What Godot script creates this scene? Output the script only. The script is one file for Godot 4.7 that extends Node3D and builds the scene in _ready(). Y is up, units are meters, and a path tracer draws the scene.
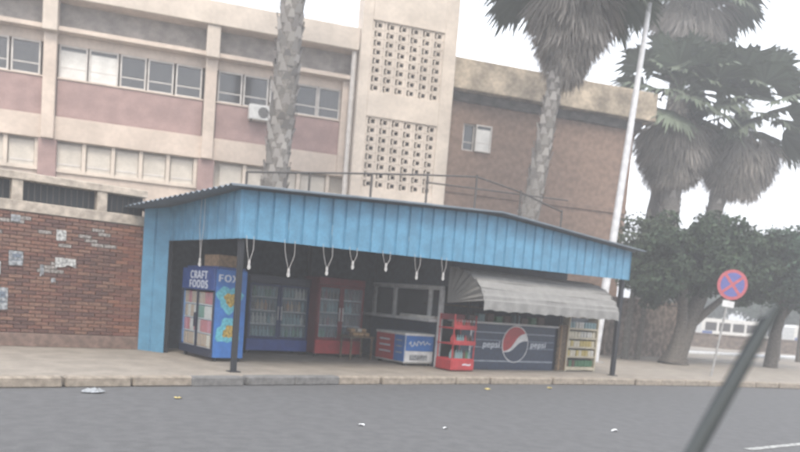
extends Node3D
# A street kiosk under a blue sheet-metal roof, seen across the road from a passing car.
# Axes: x runs along the street, z points from the kiosk to the road, y is up. The kiosk's corner post is at the origin.

const PAV := 0.14            # height of the pavement over the road
var mats := {}
var taken := {}
var boxes := {}
var rng := RandomNumberGenerator.new()

# ---------------------------------------------------------------- mesh collecting
class Shape:
	var v := PackedVector3Array()
	var n := PackedVector3Array()
	var c := PackedColorArray()
	var u := PackedVector2Array()
	var tint := Color(1, 1, 1)
	func tri(a: Vector3, b: Vector3, d: Vector3, na: Vector3, nb: Vector3, nd: Vector3) -> void:
		if (b - a).cross(d - a).dot(na + nb + nd) > 0.0:      # front faces run clockwise
			v.append(a); v.append(d); v.append(b); n.append(na); n.append(nd); n.append(nb)
		else:
			v.append(a); v.append(b); v.append(d); n.append(na); n.append(nb); n.append(nd)
		for k in 3:
			c.append(tint)
	func flat(a: Vector3, b: Vector3, d: Vector3, out: Vector3) -> void:
		var m := (b - a).cross(d - a).normalized()
		if m.dot(out) < 0.0:
			m = -m
		tri(a, b, d, m, m, m)
	func quad(a: Vector3, b: Vector3, d: Vector3, e: Vector3, out: Vector3) -> void:
		flat(a, b, d, out)
		flat(a, d, e, out)
	func box(at: Vector3, size: Vector3, ch := 0.0, turn := Basis.IDENTITY) -> void:
		var h := size / 2.0
		var i := h - Vector3.ONE * ch
		for ax in 3:
			var bx := (ax + 1) % 3
			var cx := (ax + 2) % 3
			for s in [-1.0, 1.0]:
				var p: Array[Vector3] = []
				for q in [[-1, -1], [1, -1], [1, 1], [-1, 1]]:
					var w := Vector3.ZERO
					w[ax] = h[ax] * s
					w[bx] = i[bx] * q[0]
					w[cx] = i[cx] * q[1]
					p.append(at + turn * w)
				var o := Vector3.ZERO
				o[ax] = s
				quad(p[0], p[1], p[2], p[3], turn * o)
		if ch <= 0.0:
			return
		for ax in 3:
			var bx := (ax + 1) % 3
			var cx := (ax + 2) % 3
			for sb in [-1.0, 1.0]:
				for sc in [-1.0, 1.0]:
					var p: Array[Vector3] = []
					for q in [[-1, 0], [1, 0], [1, 1], [-1, 1]]:
						var w := Vector3.ZERO
						w[ax] = i[ax] * q[0]
						w[bx] = (h[bx] if q[1] == 0 else i[bx]) * sb
						w[cx] = (i[cx] if q[1] == 0 else h[cx]) * sc
						p.append(at + turn * w)
					var o := Vector3.ZERO
					o[bx] = sb
					o[cx] = sc
					quad(p[0], p[1], p[2], p[3], turn * o)
		for sx in [-1.0, 1.0]:
			for sy in [-1.0, 1.0]:
				for sz in [-1.0, 1.0]:
					flat(at + turn * Vector3(h.x * sx, i.y * sy, i.z * sz), at + turn * Vector3(i.x * sx, h.y * sy, i.z * sz), at + turn * Vector3(i.x * sx, i.y * sy, h.z * sz), turn * Vector3(sx, sy, sz))
	func tube(path: Array, radii: Array, sides := 8, capped := true) -> void:
		var rings: Array = []
		var up := Vector3.UP
		for k in path.size():
			var p: Vector3 = path[k]
			var d: Vector3 = (path[mini(k + 1, path.size() - 1)] - path[maxi(k - 1, 0)]).normalized()
			if k == 0 and absf(d.dot(up)) > 0.9:
				up = Vector3.RIGHT
			var a := (up - d * up.dot(d)).normalized()
			up = a
			var b := d.cross(a)
			var ring: Array[Vector3] = []
			for s in sides:
				var t := TAU * s / sides
				ring.append(a * cos(t) + b * sin(t))
			rings.append(ring)
		for k in path.size() - 1:
			for s in sides:
				var s2 := (s + 1) % sides
				var n0: Vector3 = rings[k][s]
				var n1: Vector3 = rings[k][s2]
				var n2: Vector3 = rings[k + 1][s2]
				var n3: Vector3 = rings[k + 1][s]
				var p0: Vector3 = path[k] + n0 * radii[k]
				var p1: Vector3 = path[k] + n1 * radii[k]
				var p2: Vector3 = path[k + 1] + n2 * radii[k + 1]
				var p3: Vector3 = path[k + 1] + n3 * radii[k + 1]
				tri(p0, p1, p2, n0, n1, n2)
				tri(p0, p2, p3, n0, n2, n3)
		if capped:
			for e in [0, path.size() - 1]:
				var o: Vector3 = (path[0] - path[1]) if e == 0 else (path[e] - path[e - 1])
				for s in sides:
					flat(path[e], path[e] + rings[e][s] * radii[e], path[e] + rings[e][(s + 1) % sides] * radii[e], o)
	# a flat outline in the xy plane, given thickness along z
	func prism(outline: PackedVector2Array, z0: float, z1: float, xf := Transform3D.IDENTITY) -> void:
		var ids := Geometry2D.triangulate_polygon(outline)
		for k in range(0, ids.size(), 3):
			var a := outline[ids[k]]
			var b := outline[ids[k + 1]]
			var d := outline[ids[k + 2]]
			flat(xf * Vector3(a.x, a.y, z1), xf * Vector3(b.x, b.y, z1), xf * Vector3(d.x, d.y, z1), xf.basis.z)
			flat(xf * Vector3(a.x, a.y, z0), xf * Vector3(b.x, b.y, z0), xf * Vector3(d.x, d.y, z0), -xf.basis.z)
		var sign := -1.0 if Geometry2D.is_polygon_clockwise(outline) else 1.0
		for k in outline.size():
			var a := outline[k]
			var b := outline[(k + 1) % outline.size()]
			var o := Vector3(b.y - a.y, a.x - b.x, 0) * sign
			quad(xf * Vector3(a.x, a.y, z0), xf * Vector3(b.x, b.y, z0), xf * Vector3(b.x, b.y, z1), xf * Vector3(a.x, a.y, z1), xf.basis * o)
	func mesh() -> ArrayMesh:
		var a := []
		a.resize(Mesh.ARRAY_MAX)
		a[Mesh.ARRAY_VERTEX] = v
		a[Mesh.ARRAY_NORMAL] = n
		a[Mesh.ARRAY_COLOR] = c
		var m := ArrayMesh.new()
		m.add_surface_from_arrays(Mesh.PRIMITIVE_TRIANGLES, a)
		return m

# ---------------------------------------------------------------- nodes
func numbered(called: String) -> String:
	var k: int = taken.get(called, 0)
	taken[called] = k + 1
	return called if k == 0 else "%s_%03d" % [called, k]

func tag(o: Node3D, label: String, category: String, group := "") -> Node3D:
	o.set_meta("label", label)
	o.set_meta("category", category)
	if group:
		o.set_meta("group", group)
	return o

func thing(called: String, label: String, category: String, at := Vector3.ZERO, turn := 0.0, group := "") -> Node3D:
	var o := Node3D.new()
	o.name = numbered(called)
	add_child(o)
	o.position = at
	o.rotation.y = turn
	return tag(o, label, category, group)

func setting(called: String) -> Node3D:
	var o := Node3D.new()
	o.name = numbered(called)
	o.set_meta("kind", "structure")
	add_child(o)
	return o

func part(called: String, mesh: Mesh, m: Material, parent: Node, at := Vector3.ZERO, turn := Basis.IDENTITY) -> MeshInstance3D:
	var o := MeshInstance3D.new()
	o.name = called if parent != self else numbered(called)
	o.mesh = mesh
	o.material_override = m
	o.transform = Transform3D(turn, at)
	o.cast_shadow = GeometryInstance3D.SHADOW_CASTING_SETTING_ON
	parent.add_child(o, true)
	return o

func bx(parent: Node, called: String, at: Vector3, size: Vector3, m: Material, ch := -1.0, turn := Basis.IDENTITY) -> MeshInstance3D:
	if ch < 0.0:
		ch = minf(0.008, minf(size.x, minf(size.y, size.z)) * 0.18)
	var key := [size, ch]
	if not boxes.has(key):
		var s := Shape.new()
		s.box(Vector3.ZERO, size, ch)
		boxes[key] = s.mesh()
	return part(called, boxes[key], m, parent, at, turn)

# box from its two corners
func bb(parent: Node, called: String, lo: Vector3, hi: Vector3, m: Material, ch := -1.0) -> MeshInstance3D:
	return bx(parent, called, (lo + hi) / 2.0, hi - lo, m, ch)

func copy(o: Node3D, at: Vector3, turn: float, label := "") -> Node3D:
	var c: Node3D = o.duplicate()
	c.name = numbered(String(o.name).get_slice("_0", 0))
	add_child(c)
	c.position = at
	c.rotation.y = turn
	if label:
		c.set_meta("label", label)
	return c

func lettering(called: String, text: String, high: float, m: Material, parent: Node, at: Vector3, turn := Basis.IDENTITY, wide := 1.0, bold := true, slant := 0.0) -> MeshInstance3D:
	var t := TextMesh.new()
	var f := SystemFont.new()
	f.font_names = PackedStringArray(["Droid Sans"])
	f.font_weight = 700 if bold else 400
	t.font = f
	t.text = text
	t.font_size = 64
	t.pixel_size = high / 46.0
	t.depth = 0.004
	t.curve_step = 3.0
	var shear := Basis(Vector3(wide, 0, 0), Vector3(slant, 1, 0), Vector3(0, 0, 1))
	return part(called, t, m, parent, at, turn * shear)

# ---------------------------------------------------------------- materials
func lin(r: float, g: float, b: float) -> Color:
	return Color(r, g, b).linear_to_srgb()

# grain: seamless grey noise between lo and 1, a coarse layer with a fine one on top
func grain(seed_: int, coarse: float, fine: float, lo: float, share := 0.5, size := 512, stretch := 1) -> ImageTexture:
	var a := FastNoiseLite.new()
	a.seed = seed_
	a.noise_type = FastNoiseLite.TYPE_SIMPLEX_SMOOTH
	a.frequency = coarse
	a.fractal_octaves = 4
	var b := FastNoiseLite.new()
	b.seed = seed_ + 7
	b.noise_type = FastNoiseLite.TYPE_SIMPLEX
	b.frequency = fine
	b.fractal_octaves = 2
	var ia := a.get_seamless_image(size / stretch, size)
	if stretch > 1:
		ia.resize(size, size)
		ia = a.get_seamless_image(size, size / stretch)
		ia.resize(size, size, Image.INTERPOLATE_CUBIC)
	var ib := b.get_seamless_image(size, size)
	var out := Image.create(size, size, false, Image.FORMAT_RGB8)
	for y in size:
		for x in size:
			var t := ia.get_pixel(x, y).r * (1.0 - share) + ib.get_pixel(x, y).r * share
			t = clampf((t - 0.2) / 0.6, 0.0, 1.0)
			var g := lo + (1.0 - lo) * t
			out.set_pixel(x, y, Color(g, g, g))
	out.generate_mipmaps()
	return ImageTexture.create_from_image(out)

var tex := {}
func mat(key: String, color: Color, rough := 0.85, pattern := "", scale := 1.0, metal := 0.0) -> StandardMaterial3D:
	if mats.has(key):
		return mats[key]
	var m := StandardMaterial3D.new()
	m.resource_name = key
	m.albedo_color = color
	m.roughness = rough
	m.metallic = metal
	if pattern:
		m.albedo_texture = tex[pattern]
		m.uv1_triplanar = true
		m.uv1_world_triplanar = true
		m.uv1_scale = Vector3.ONE * scale
	mats[key] = m
	return m

func paint(key: String) -> StandardMaterial3D:
	return mats[key]

func make_materials() -> void:
	tex.mottle = grain(11, 0.012, 0.12, 0.72, 0.35)
	tex.soft = grain(23, 0.008, 0.05, 0.86, 0.3)
	tex.speckle = grain(31, 0.02, 0.45, 0.72, 0.7)
	tex.stain = grain(47, 0.01, 0.07, 0.5, 0.25)
	tex.bark = grain(59, 0.03, 0.2, 0.4, 0.4)
	var asphalt := mat("asphalt", lin(0.115, 0.113, 0.113), 0.92, "speckle", 0.35)
	asphalt.roughness = 0.9
	mat("paving", lin(0.27, 0.235, 0.195), 0.95, "soft", 0.35)
	mat("soil", lin(0.25, 0.21, 0.16), 1.0, "mottle", 0.2)
	mat("kerb_beige", lin(0.33, 0.28, 0.225), 0.95, "mottle", 0.9)
	mat("kerb_grey", lin(0.18, 0.175, 0.17), 0.95, "mottle", 0.9)
	mat("lane_paint", lin(0.45, 0.45, 0.43), 0.9, "stain", 1.3)
	# boundary wall
	for k in 6:
		var cs := [lin(0.20, 0.095, 0.07), lin(0.17, 0.085, 0.068), lin(0.235, 0.12, 0.085), lin(0.14, 0.075, 0.062), lin(0.19, 0.105, 0.08), lin(0.25, 0.14, 0.10)]
		mat("brick_%d" % k, cs[k], 0.95, "mottle", 2.0)
	mat("brick_white", lin(0.42, 0.38, 0.35), 0.95, "stain", 3.0)
	mat("mortar", lin(0.19, 0.125, 0.10), 1.0, "mottle", 2.0)
	mat("plinth", lin(0.24, 0.165, 0.135), 0.95, "mottle", 0.8)
	mat("coping", lin(0.52, 0.45, 0.375), 0.92, "mottle", 0.6)
	mat("opening_shade", lin(0.03, 0.035, 0.04), 0.7, "", 1.0)  # near-black that stands in for the shade inside the wall openings
	mat("paper", lin(0.62, 0.62, 0.6), 0.9, "stain", 2.5)
	mat("paper_grey", lin(0.42, 0.44, 0.46), 0.9, "stain", 2.0)
	mat("print", lin(0.2, 0.24, 0.3), 0.9, "stain", 4.0)
	# school building
	mat("cream", lin(0.60, 0.50, 0.42), 0.93, "soft", 0.16)
	mat("cream_light", lin(0.64, 0.555, 0.47), 0.93, "soft", 0.16)
	mat("cream_stained", lin(0.58, 0.48, 0.36), 0.93, "stain", 0.12)
	mat("pink", lin(0.35, 0.235, 0.215), 0.95, "soft", 0.35)
	mat("shutter", lin(0.60, 0.55, 0.48), 0.85, "soft", 0.4)
	mat("window_board", lin(0.72, 0.70, 0.66), 0.8, "soft", 0.4)
	mat("frame_white", lin(0.62, 0.58, 0.54), 0.7, "soft", 0.6)
	mat("unlit_inside", lin(0.06, 0.055, 0.055), 0.9)  # dark of unlit insides, put into the colour
	mat("eave_shade", lin(0.40, 0.36, 0.33), 0.95, "mottle", 0.3)  # shade under the roof overhang, put into the board's colour
	mat("old_brick", lin(0.27, 0.18, 0.135), 0.95, "mottle", 0.5)
	mat("eave_stain_shade", lin(0.15, 0.135, 0.125), 0.95, "stain", 0.3)  # weathering stain and overhang shade, both in this colour
	var glass := mat("glass", Color(0.3, 0.31, 0.32, 0.3), 0.08)
	glass.transparency = BaseMaterial3D.TRANSPARENCY_ALPHA
	var glass2 := mat("fridge_glass", Color(0.75, 0.85, 0.9, 0.10), 0.04)
	glass2.transparency = BaseMaterial3D.TRANSPARENCY_ALPHA
	glass2.metallic_specular = 0.2
	mat("appliance_white", lin(0.66, 0.65, 0.62), 0.5, "soft", 1.0)
	# kiosk
	mat("blue_sheet", lin(0.10, 0.275, 0.42), 0.5, "soft", 0.5)
	mat("blue_side", lin(0.10, 0.265, 0.405), 0.55, "soft", 0.6)
	mat("roof_sheet", lin(0.16, 0.19, 0.22), 0.6, "soft", 0.6)
	mat("dark_post", lin(0.014, 0.016, 0.022), 0.6, "mottle", 1.5)
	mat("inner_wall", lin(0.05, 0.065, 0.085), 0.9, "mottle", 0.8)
	mat("rail", lin(0.085, 0.075, 0.068), 0.7, "mottle", 1.5)
	mat("wire", lin(0.45, 0.43, 0.42), 0.7)
	mat("bulb", lin(0.42, 0.41, 0.40), 0.25)
	mat("navy", lin(0.018, 0.038, 0.085), 0.45, "mottle", 1.2)
	mat("fridge_blue", lin(0.018, 0.06, 0.27), 0.4, "soft", 1.0)
	mat("door_blue", lin(0.013, 0.034, 0.12), 0.4, "soft", 1.0)
	mat("fridge_dark", lin(0.014, 0.022, 0.05), 0.4, "soft", 1.0)
	mat("craft_blue", lin(0.022, 0.06, 0.22), 0.45, "soft", 1.0)
	mat("craft_side", lin(0.03, 0.14, 0.42), 0.45, "soft", 1.0)
	mat("cyan", lin(0.12, 0.45, 0.55), 0.5, "mottle", 2.0)
	mat("yellow", lin(0.55, 0.38, 0.08), 0.5, "stain", 3.0)
	mat("cherry", lin(0.17, 0.014, 0.022), 0.4, "soft", 1.0)
	mat("red", lin(0.38, 0.03, 0.035), 0.5, "soft", 1.0)
	mat("white", lin(0.7, 0.7, 0.7), 0.6, "soft", 1.0)
	mat("line_white", lin(0.36, 0.40, 0.45), 0.6, "mottle", 1.0)
	mat("letter_white", lin(0.5, 0.53, 0.58), 0.6)
	mat("aluminium", lin(0.62, 0.62, 0.62), 0.45, "soft", 1.0)
	mat("awning", lin(0.25, 0.245, 0.235), 0.9, "soft", 0.7)
	mat("shelf_inside", lin(0.12, 0.13, 0.14), 0.7)
	mat("wood", lin(0.24, 0.17, 0.105), 0.85, "bark", 0.8)
	mat("rack_cream", lin(0.52, 0.46, 0.34), 0.7, "soft", 1.0)
	mat("cardboard", lin(0.33, 0.22, 0.13), 0.9, "mottle", 1.5)
	var goods := {"pack_red": [0.48, 0.05, 0.05], "pack_pink": [0.55, 0.12, 0.17], "pack_tan": [0.46, 0.30, 0.16], "pack_white": [0.62, 0.60, 0.55], "pack_green": [0.06, 0.20, 0.09], "pack_yellow": [0.58, 0.46, 0.16], "pack_teal": [0.22, 0.34, 0.36], "pack_brown": [0.12, 0.06, 0.04], "pack_orange": [0.48, 0.2, 0.05], "pack_cream": [0.70, 0.64, 0.50]}
	for g in goods:
		mat(g, lin(goods[g][0], goods[g][1], goods[g][2]), 0.5, "mottle", 3.0)
	# street
	mat("galvanised", lin(0.42, 0.41, 0.40), 0.6, "mottle", 1.0, 0.1)
	mat("lamp_white", lin(0.62, 0.62, 0.63), 0.5, "soft", 0.8)
	mat("sign_red", lin(0.46, 0.10, 0.12), 0.5, "soft", 2.0)
	mat("sign_blue", lin(0.11, 0.12, 0.34), 0.5, "soft", 2.0)
	mat("bus_white", lin(0.7, 0.69, 0.66), 0.4, "soft", 1.0)
	mat("bus_beige", lin(0.32, 0.27, 0.22), 0.5, "soft", 1.0)
	mat("bus_blue", lin(0.05, 0.09, 0.25), 0.5)
	mat("tyre", lin(0.02, 0.02, 0.02), 0.9)
	mat("low_wall", lin(0.26, 0.20, 0.16), 0.95, "stain", 0.5)
	mat("bark_grey", lin(0.20, 0.175, 0.15), 0.95, "bark", 0.7)
	mat("bark_pale", lin(0.26, 0.235, 0.20), 0.95, "bark", 0.9)
	mat("palm_bark", lin(0.30, 0.275, 0.25), 0.97, "bark", 1.1)
	for k in ["leaf", "frond", "dead_frond", "boot"]:
		var m := mat(k, Color.WHITE, 0.75)
		m.vertex_color_use_as_albedo = true
		m.metallic_specular = 0.15
		if k != "boot":
			m.backlight_enabled = true
			m.backlight = lin(0.03, 0.045, 0.02) if k != "dead_frond" else lin(0.05, 0.04, 0.03)
	mat("rubber", lin(0.02, 0.022, 0.022), 0.8)
	mat("arm_black", lin(0.05, 0.056, 0.056), 0.55)
	mat("car_paint", lin(0.25, 0.26, 0.27), 0.3, "", 1.0, 0.3)

# ================================================================ the scene
func _ready() -> void:
	rng.seed = 4711
	camera_and_light()
	make_materials()
	ground()
	boundary_wall()
	school_building()
	kiosk()
	kiosk_contents()
	booth()
	street_things()
	trees()
	car()

func camera_and_light() -> void:
	var cam := Camera3D.new()
	cam.name = "Camera"
	add_child(cam)
	var lens := CameraAttributesPhysical.new()
	lens.frustum_focus_distance = 3.0
	lens.frustum_focal_length = 50.0
	lens.exposure_aperture = 4.8
	lens.frustum_near = 0.05
	lens.frustum_far = 900.0
	cam.attributes = lens
	cam.projection = Camera3D.PROJECTION_FRUSTUM
	cam.near = 0.05
	cam.far = 900.0
	cam.size = 0.05 * 452.0 / 767.13
	cam.frustum_offset = Vector2(0, 0.05 * 144.3 / 767.13)
	cam.transform = Transform3D(Basis(Vector3(0.79427, 0.08158, 0.60206), Vector3(-0.01021, 0.9926, -0.12102), Vector3(-0.60748, 0.08998, 0.78922)).orthonormalized(), Vector3(-6.0465, 1.664, 12.7592))
	cam.current = true
	var we := WorldEnvironment.new()
	we.name = "Environment"
	var e := Environment.new()
	e.background_mode = Environment.BG_SKY
	var sm := ProceduralSkyMaterial.new()
	sm.sky_top_color = Color(0.90, 0.93, 0.98)
	sm.sky_horizon_color = Color(0.98, 0.985, 1.0)
	sm.ground_horizon_color = Color(0.80, 0.79, 0.77)
	sm.ground_bottom_color = Color(0.45, 0.43, 0.40)
	sm.sky_curve = 0.2
	sm.sun_angle_max = 0.0
	var sky := Sky.new()
	sky.sky_material = sm
	e.sky = sky
	e.tonemap_mode = Environment.TONE_MAPPER_LINEAR
	e.tonemap_exposure = 2.85
	e.fog_enabled = true
	e.fog_density = 0.0055
	e.fog_light_color = Color(0.95, 0.95, 0.955)
	e.sdfgi_enabled = true
	e.ssao_enabled = true
	e.ssil_enabled = true
	we.environment = e
	add_child(we)
	var sun := DirectionalLight3D.new()
	sun.name = "Sun"
	sun.light_energy = 0.45
	sun.light_angular_distance = 25.0
	sun.light_color = Color(1.0, 0.97, 0.93)
	sun.shadow_enabled = true
	sun.look_at_from_position(Vector3(-6, 14, 9), Vector3.ZERO)
	add_child(sun)

# ---------------------------------------------------------------- ground, road, pavement, kerb
const KERB := [[-60.0, 1.6], [-20.0, 1.35], [-8.0, 1.12], [-4.0, 0.98], [-1.0, 0.85], [2.0, 0.68], [6.0, 0.66], [10.0, 0.84], [13.5, 1.12], [17.7, 1.8], [24.0, 3.1], [34.0, 5.6], [60.0, 13.0]]
func kerb_z(x: float) -> float:
	for k in KERB.size() - 1:
		if x <= KERB[k + 1][0]:
			var t: float = (x - KERB[k][0]) / (KERB[k + 1][0] - KERB[k][0])
			var p0: float = KERB[maxi(k - 1, 0)][1]
			var p1: float = KERB[k][1]
			var p2: float = KERB[k + 1][1]
			return lerpf(p1, p2, t * 0.8 + 0.2 * smoothstep(0.0, 1.0, t)) + 0.0 * p0
	return KERB[-1][1]

func ground() -> void:
	var g := Shape.new()
	g.quad(Vector3(-450, -0.03, -450), Vector3(450, -0.03, -450), Vector3(450, -0.03, 450), Vector3(-450, -0.03, 450), Vector3.UP)
	part("ground", g.mesh(), paint("soil"), self).set_meta("kind", "structure")
	var r := Shape.new()
	r.quad(Vector3(-300, 0, -2), Vector3(300, 0, -2), Vector3(300, 0, 26), Vector3(-300, 0, 26), Vector3.UP)
	part("road", r.mesh(), paint("asphalt"), self).set_meta("kind", "structure")
	var w := Shape.new()
	var x := -60.0
	while x < 60.0:
		var a := kerb_z(x) - 0.2
		var b := kerb_z(x + 1.0) - 0.2
		w.quad(Vector3(x, PAV, -120), Vector3(x + 1.0, PAV, -120), Vector3(x + 1.0, PAV, b), Vector3(x, PAV, a), Vector3.UP)
		x += 1.0
	part("pavement", w.mesh(), paint("paving"), self).set_meta("kind", "structure")
	var kerb := setting("kerb")
	x = -14.0
	var k := 0
	while x < 40.0:
		var l := 0.98 + 0.06 * sin(k * 2.3)
		var p := Vector3(x, 0, kerb_z(x))
		var q := Vector3(x + l, 0, kerb_z(x + l))
		var m := (p + q) / 2.0
		var turn := Basis(Vector3.UP, -atan2(q.z - p.z, q.x - p.x)) * Basis(Vector3.RIGHT, rng.randf_range(-0.02, 0.02))
		var grey := x > -1.6 and x < 1.6
		bx(kerb, "kerb_stone", m + Vector3(0, 0.075 + rng.randf_range(-0.008, 0.006), -0.11 + rng.randf_range(-0.012, 0.012)), Vector3(0.975, 0.17, 0.23), paint("kerb_grey" if grey else "kerb_beige"), 0.025, turn)
		x += 0.99
		k += 1
	# worn lane dashes near the camera
	var mk := setting("lane_marking")
	bx(mk, "dash", Vector3(5.6, 0.006, 7.38), Vector3(2.6, 0.004, 0.13), paint("lane_paint"), 0.0)
	bx(mk, "dash", Vector3(-1.0, 0.006, 7.0), Vector3(1.6, 0.004, 0.12), paint("lane_paint"), 0.0)

# ---------------------------------------------------------------- brick boundary wall with a beam and grilles
func boundary_wall() -> void:
	var zf := -4.0
	var w := thing("boundary_wall", "brown brick boundary wall with cream coping and barred openings, beside the blue kiosk", "wall", Vector3(-6.0, PAV, zf))
	var x0 := -7.0
	var x1 := 5.62
	bb(w, "backing", Vector3(x0, 0, -0.25), Vector3(x1, 2.7, -0.02), paint("mortar"), 0.0)
	bb(w, "plinth", Vector3(x0, 0, -0.2), Vector3(x1, 0.27, 0.035), paint("plinth"), 0.01)
	var lo := 0.28
	var pitch := 0.0765
	var rows := 31
	var bl := 0.245
	var hl := 0.1175
	var meshes := []
	for k in 3:
		var s := Shape.new()
		s.box(Vector3.ZERO, Vector3(bl, 0.064, 0.05 + 0.004 * k), 0.005)
		meshes.append(s.mesh())
	var rest := Shape.new()
	var near := []
	for r in rows:
		var x := x0 + (0.128 if r % 2 else 0.0)
		while x + bl < x1:
			var p := Vector3(x + bl / 2.0, lo + pitch * (r + 0.5), rng.randf_range(-0.008, 0.004))
			near.append(p)
			x += 0.256
		if x1 - x > 0.03:
			rest.tint = Color(0.19, 0.1, 0.075) * rng.randf_range(0.8, 1.2)
			rest.box(Vector3((x + x1) / 2.0, lo + pitch * (r + 0.5), 0.0), Vector3(x1 - x - 0.004, 0.064, 0.05), 0.0)
	# the 300 that show largest: nearest to the camera inside the picture
	var seen := near.filter(func(p): return p.x > 2.55 and p.x < 5.7)
	seen.sort_custom(func(a, b): return a.x + (0.0 if a.y > 0.2 else 1.0) < b.x + (0.0 if b.y > 0.2 else 1.0))
	var chosen := {}
	for k in mini(300, seen.size()):
		chosen[seen[k]] = true
	for p in near:
		if chosen.has(p):
			var i := rng.randi() % 6
			var key := "brick_%d" % i
			if patch(p):
				key = "brick_white"
			part("brick", meshes[rng.randi() % 3], paint(key), w, p, Basis(Vector3.UP, rng.randf_range(-0.01, 0.01)))
		else:
			rest.tint = [Color(0.20, 0.095, 0.07), Color(0.17, 0.085, 0.068), Color(0.235, 0.12, 0.085), Color(0.14, 0.075, 0.062), Color(0.19, 0.105, 0.08)][rng.randi() % 5]
			if patch(p):
				rest.tint = Color(0.38, 0.34, 0.31)
			rest.box(p, Vector3(bl, 0.064, 0.05), 0.0)
	var o := part("brick_field", rest.mesh(), paint("boot"), w)
	o.set_meta("kind", "stuff")
	o.set_meta("label", "brown bricks farther along the wall")
	# sill beam, posts, bars, top beam
	bb(w, "sill_beam", Vector3(x0, 2.66, -0.28), Vector3(x1, 2.87, 0.05), paint("coping"), 0.012)
	bb(w, "top_beam", Vector3(x0, 3.27, -0.28), Vector3(x1, 3.42, 0.05), paint("coping"), 0.012)
	bb(w, "shade_board", Vector3(x0, 2.87, -0.24), Vector3(x1, 3.27, -0.22), paint("opening_shade"), 0.0)  # dark sheet added behind the bars, painted as the openings' shade
	var bar := Shape.new()
	bar.tube([Vector3(0, 2.86, 0), Vector3(0, 3.28, 0)], [0.009, 0.009], 6)
	var bar_mesh := bar.mesh()
	var posts := [-6.3, -4.7, -3.1, -1.5, -0.1, 1.5, 3.09, 4.7]
	for px in posts:
		bb(w, "post", Vector3(px - 0.1, 2.868, -0.26), Vector3(px + 0.1, 3.272, 0.02), paint("coping"), 0.01)
	var xb := 1.7
	while xb < x1:
		var clear := true
		for px in posts:
			if absf(px - xb) < 0.14:
				clear = false
		if clear:
			part("bar", bar_mesh, paint("rail"), w, Vector3(xb, 0, -0.1))
		xb += 0.115
	# paper pasted on the bricks, each sheet a thing of its own
	var z := zf + 0.045
	poster(Vector3(-3.25, 1.66, z), Vector2(0.17, 0.28), "paper", "small white paper at the wall's outer edge, above the largest grey notice")
	poster(Vector3(-2.9, 1.88, z), Vector2(0.26, 0.29), "paper_grey", "bluish white printed notice pasted high on the brick wall")
	poster(Vector3(-3.17, 1.07, z), Vector2(0.3, 0.46), "paper_grey", "largest grey notice, pasted low at the edge of the brick wall")
	poster(Vector3(-1.98, 1.87, z), Vector2(0.4, 0.2), "paper", "torn wide white paper strip in the middle of the brick wall", true)
	poster(Vector3(-2.08, 2.42, z), Vector2(0.19, 0.22), "paper", "small white notice just under the cream beam")
	poster(Vector3(-2.93, 2.66, z), Vector2(0.17, 0.13), "paper_grey", "faded scrap of paper at the top of the bricks near the notice")
	poster(Vector3(-2.42, 1.68, z), Vector2(0.07, 0.24), "paper_grey", "narrow torn paper remnant beside the wide white strip", true)
	poster(Vector3(-2.2, 1.5, z), Vector2(0.09, 0.1), "paper_grey", "tiny paper scrap below the wide white strip", true)

func patch(p: Vector3) -> bool:
	for a in [[3.05, 2.5, 0.22, 0.1], [3.55, 2.35, 0.16, 0.12], [4.55, 2.35, 0.3, 0.13], [4.75, 2.15, 0.2, 0.09], [3.9, 2.05, 0.12, 0.1], [3.7, 1.62, 0.2, 0.16], [2.7, 2.2, 0.1, 0.1], [5.25, 1.45, 0.08, 0.04]]:
		var d := Vector2((p.x - a[0]) / a[2], (p.y - a[1]) / a[3]).length()
		if d < 1.0 and rng.randf() < 0.5:
			return true
	return false

func poster(at: Vector3, size: Vector2, key: String, label: String, torn := false) -> void:
	var t := thing("poster" if not torn else "paper_scrap", label, "poster", at)
	var o := PackedVector2Array()
	var h := size / 2.0
	o.append(Vector2(-h.x, h.y)); o.append(Vector2(h.x * 0.98, h.y * 0.96)); o.append(Vector2(h.x, -h.y * 0.9))
	if torn:
		o.append(Vector2(h.x * 0.55, -h.y * 0.5)); o.append(Vector2(h.x * 0.2, -h.y * 0.35)); o.append(Vector2(0, -h.y * 0.75)); o.append(Vector2(-h.x * 0.3, -h.y * 0.9))
	o.append(Vector2(-h.x * 0.97, -h.y))
	var s := Shape.new()
	s.prism(o, 0.0, 0.003)
	part("sheet", s.mesh(), paint(key), t)
	if size.y > 0.25 and not torn:
		bx(t, "printed_block", Vector3(h.x * 0.1, h.y * 0.35, 0.0045), Vector3(size.x * 0.6, size.y * 0.26, 0.002), paint("print"), 0.0)
		bx(t, "printed_line", Vector3(0, -h.y * 0.25, 0.0045), Vector3(size.x * 0.7, size.y * 0.06, 0.002), paint("print"), 0.0)

# ---------------------------------------------------------------- school building behind (built in its own frame: x along its face, z out of it)
const BO := Vector3(-1.56, 0.14, -18.13)
const BT := -0.35
func by(y: float) -> float:        # height of the surveyed facade line over the pavement
	return 1.3 * y - 0.5 - 0.14

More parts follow.
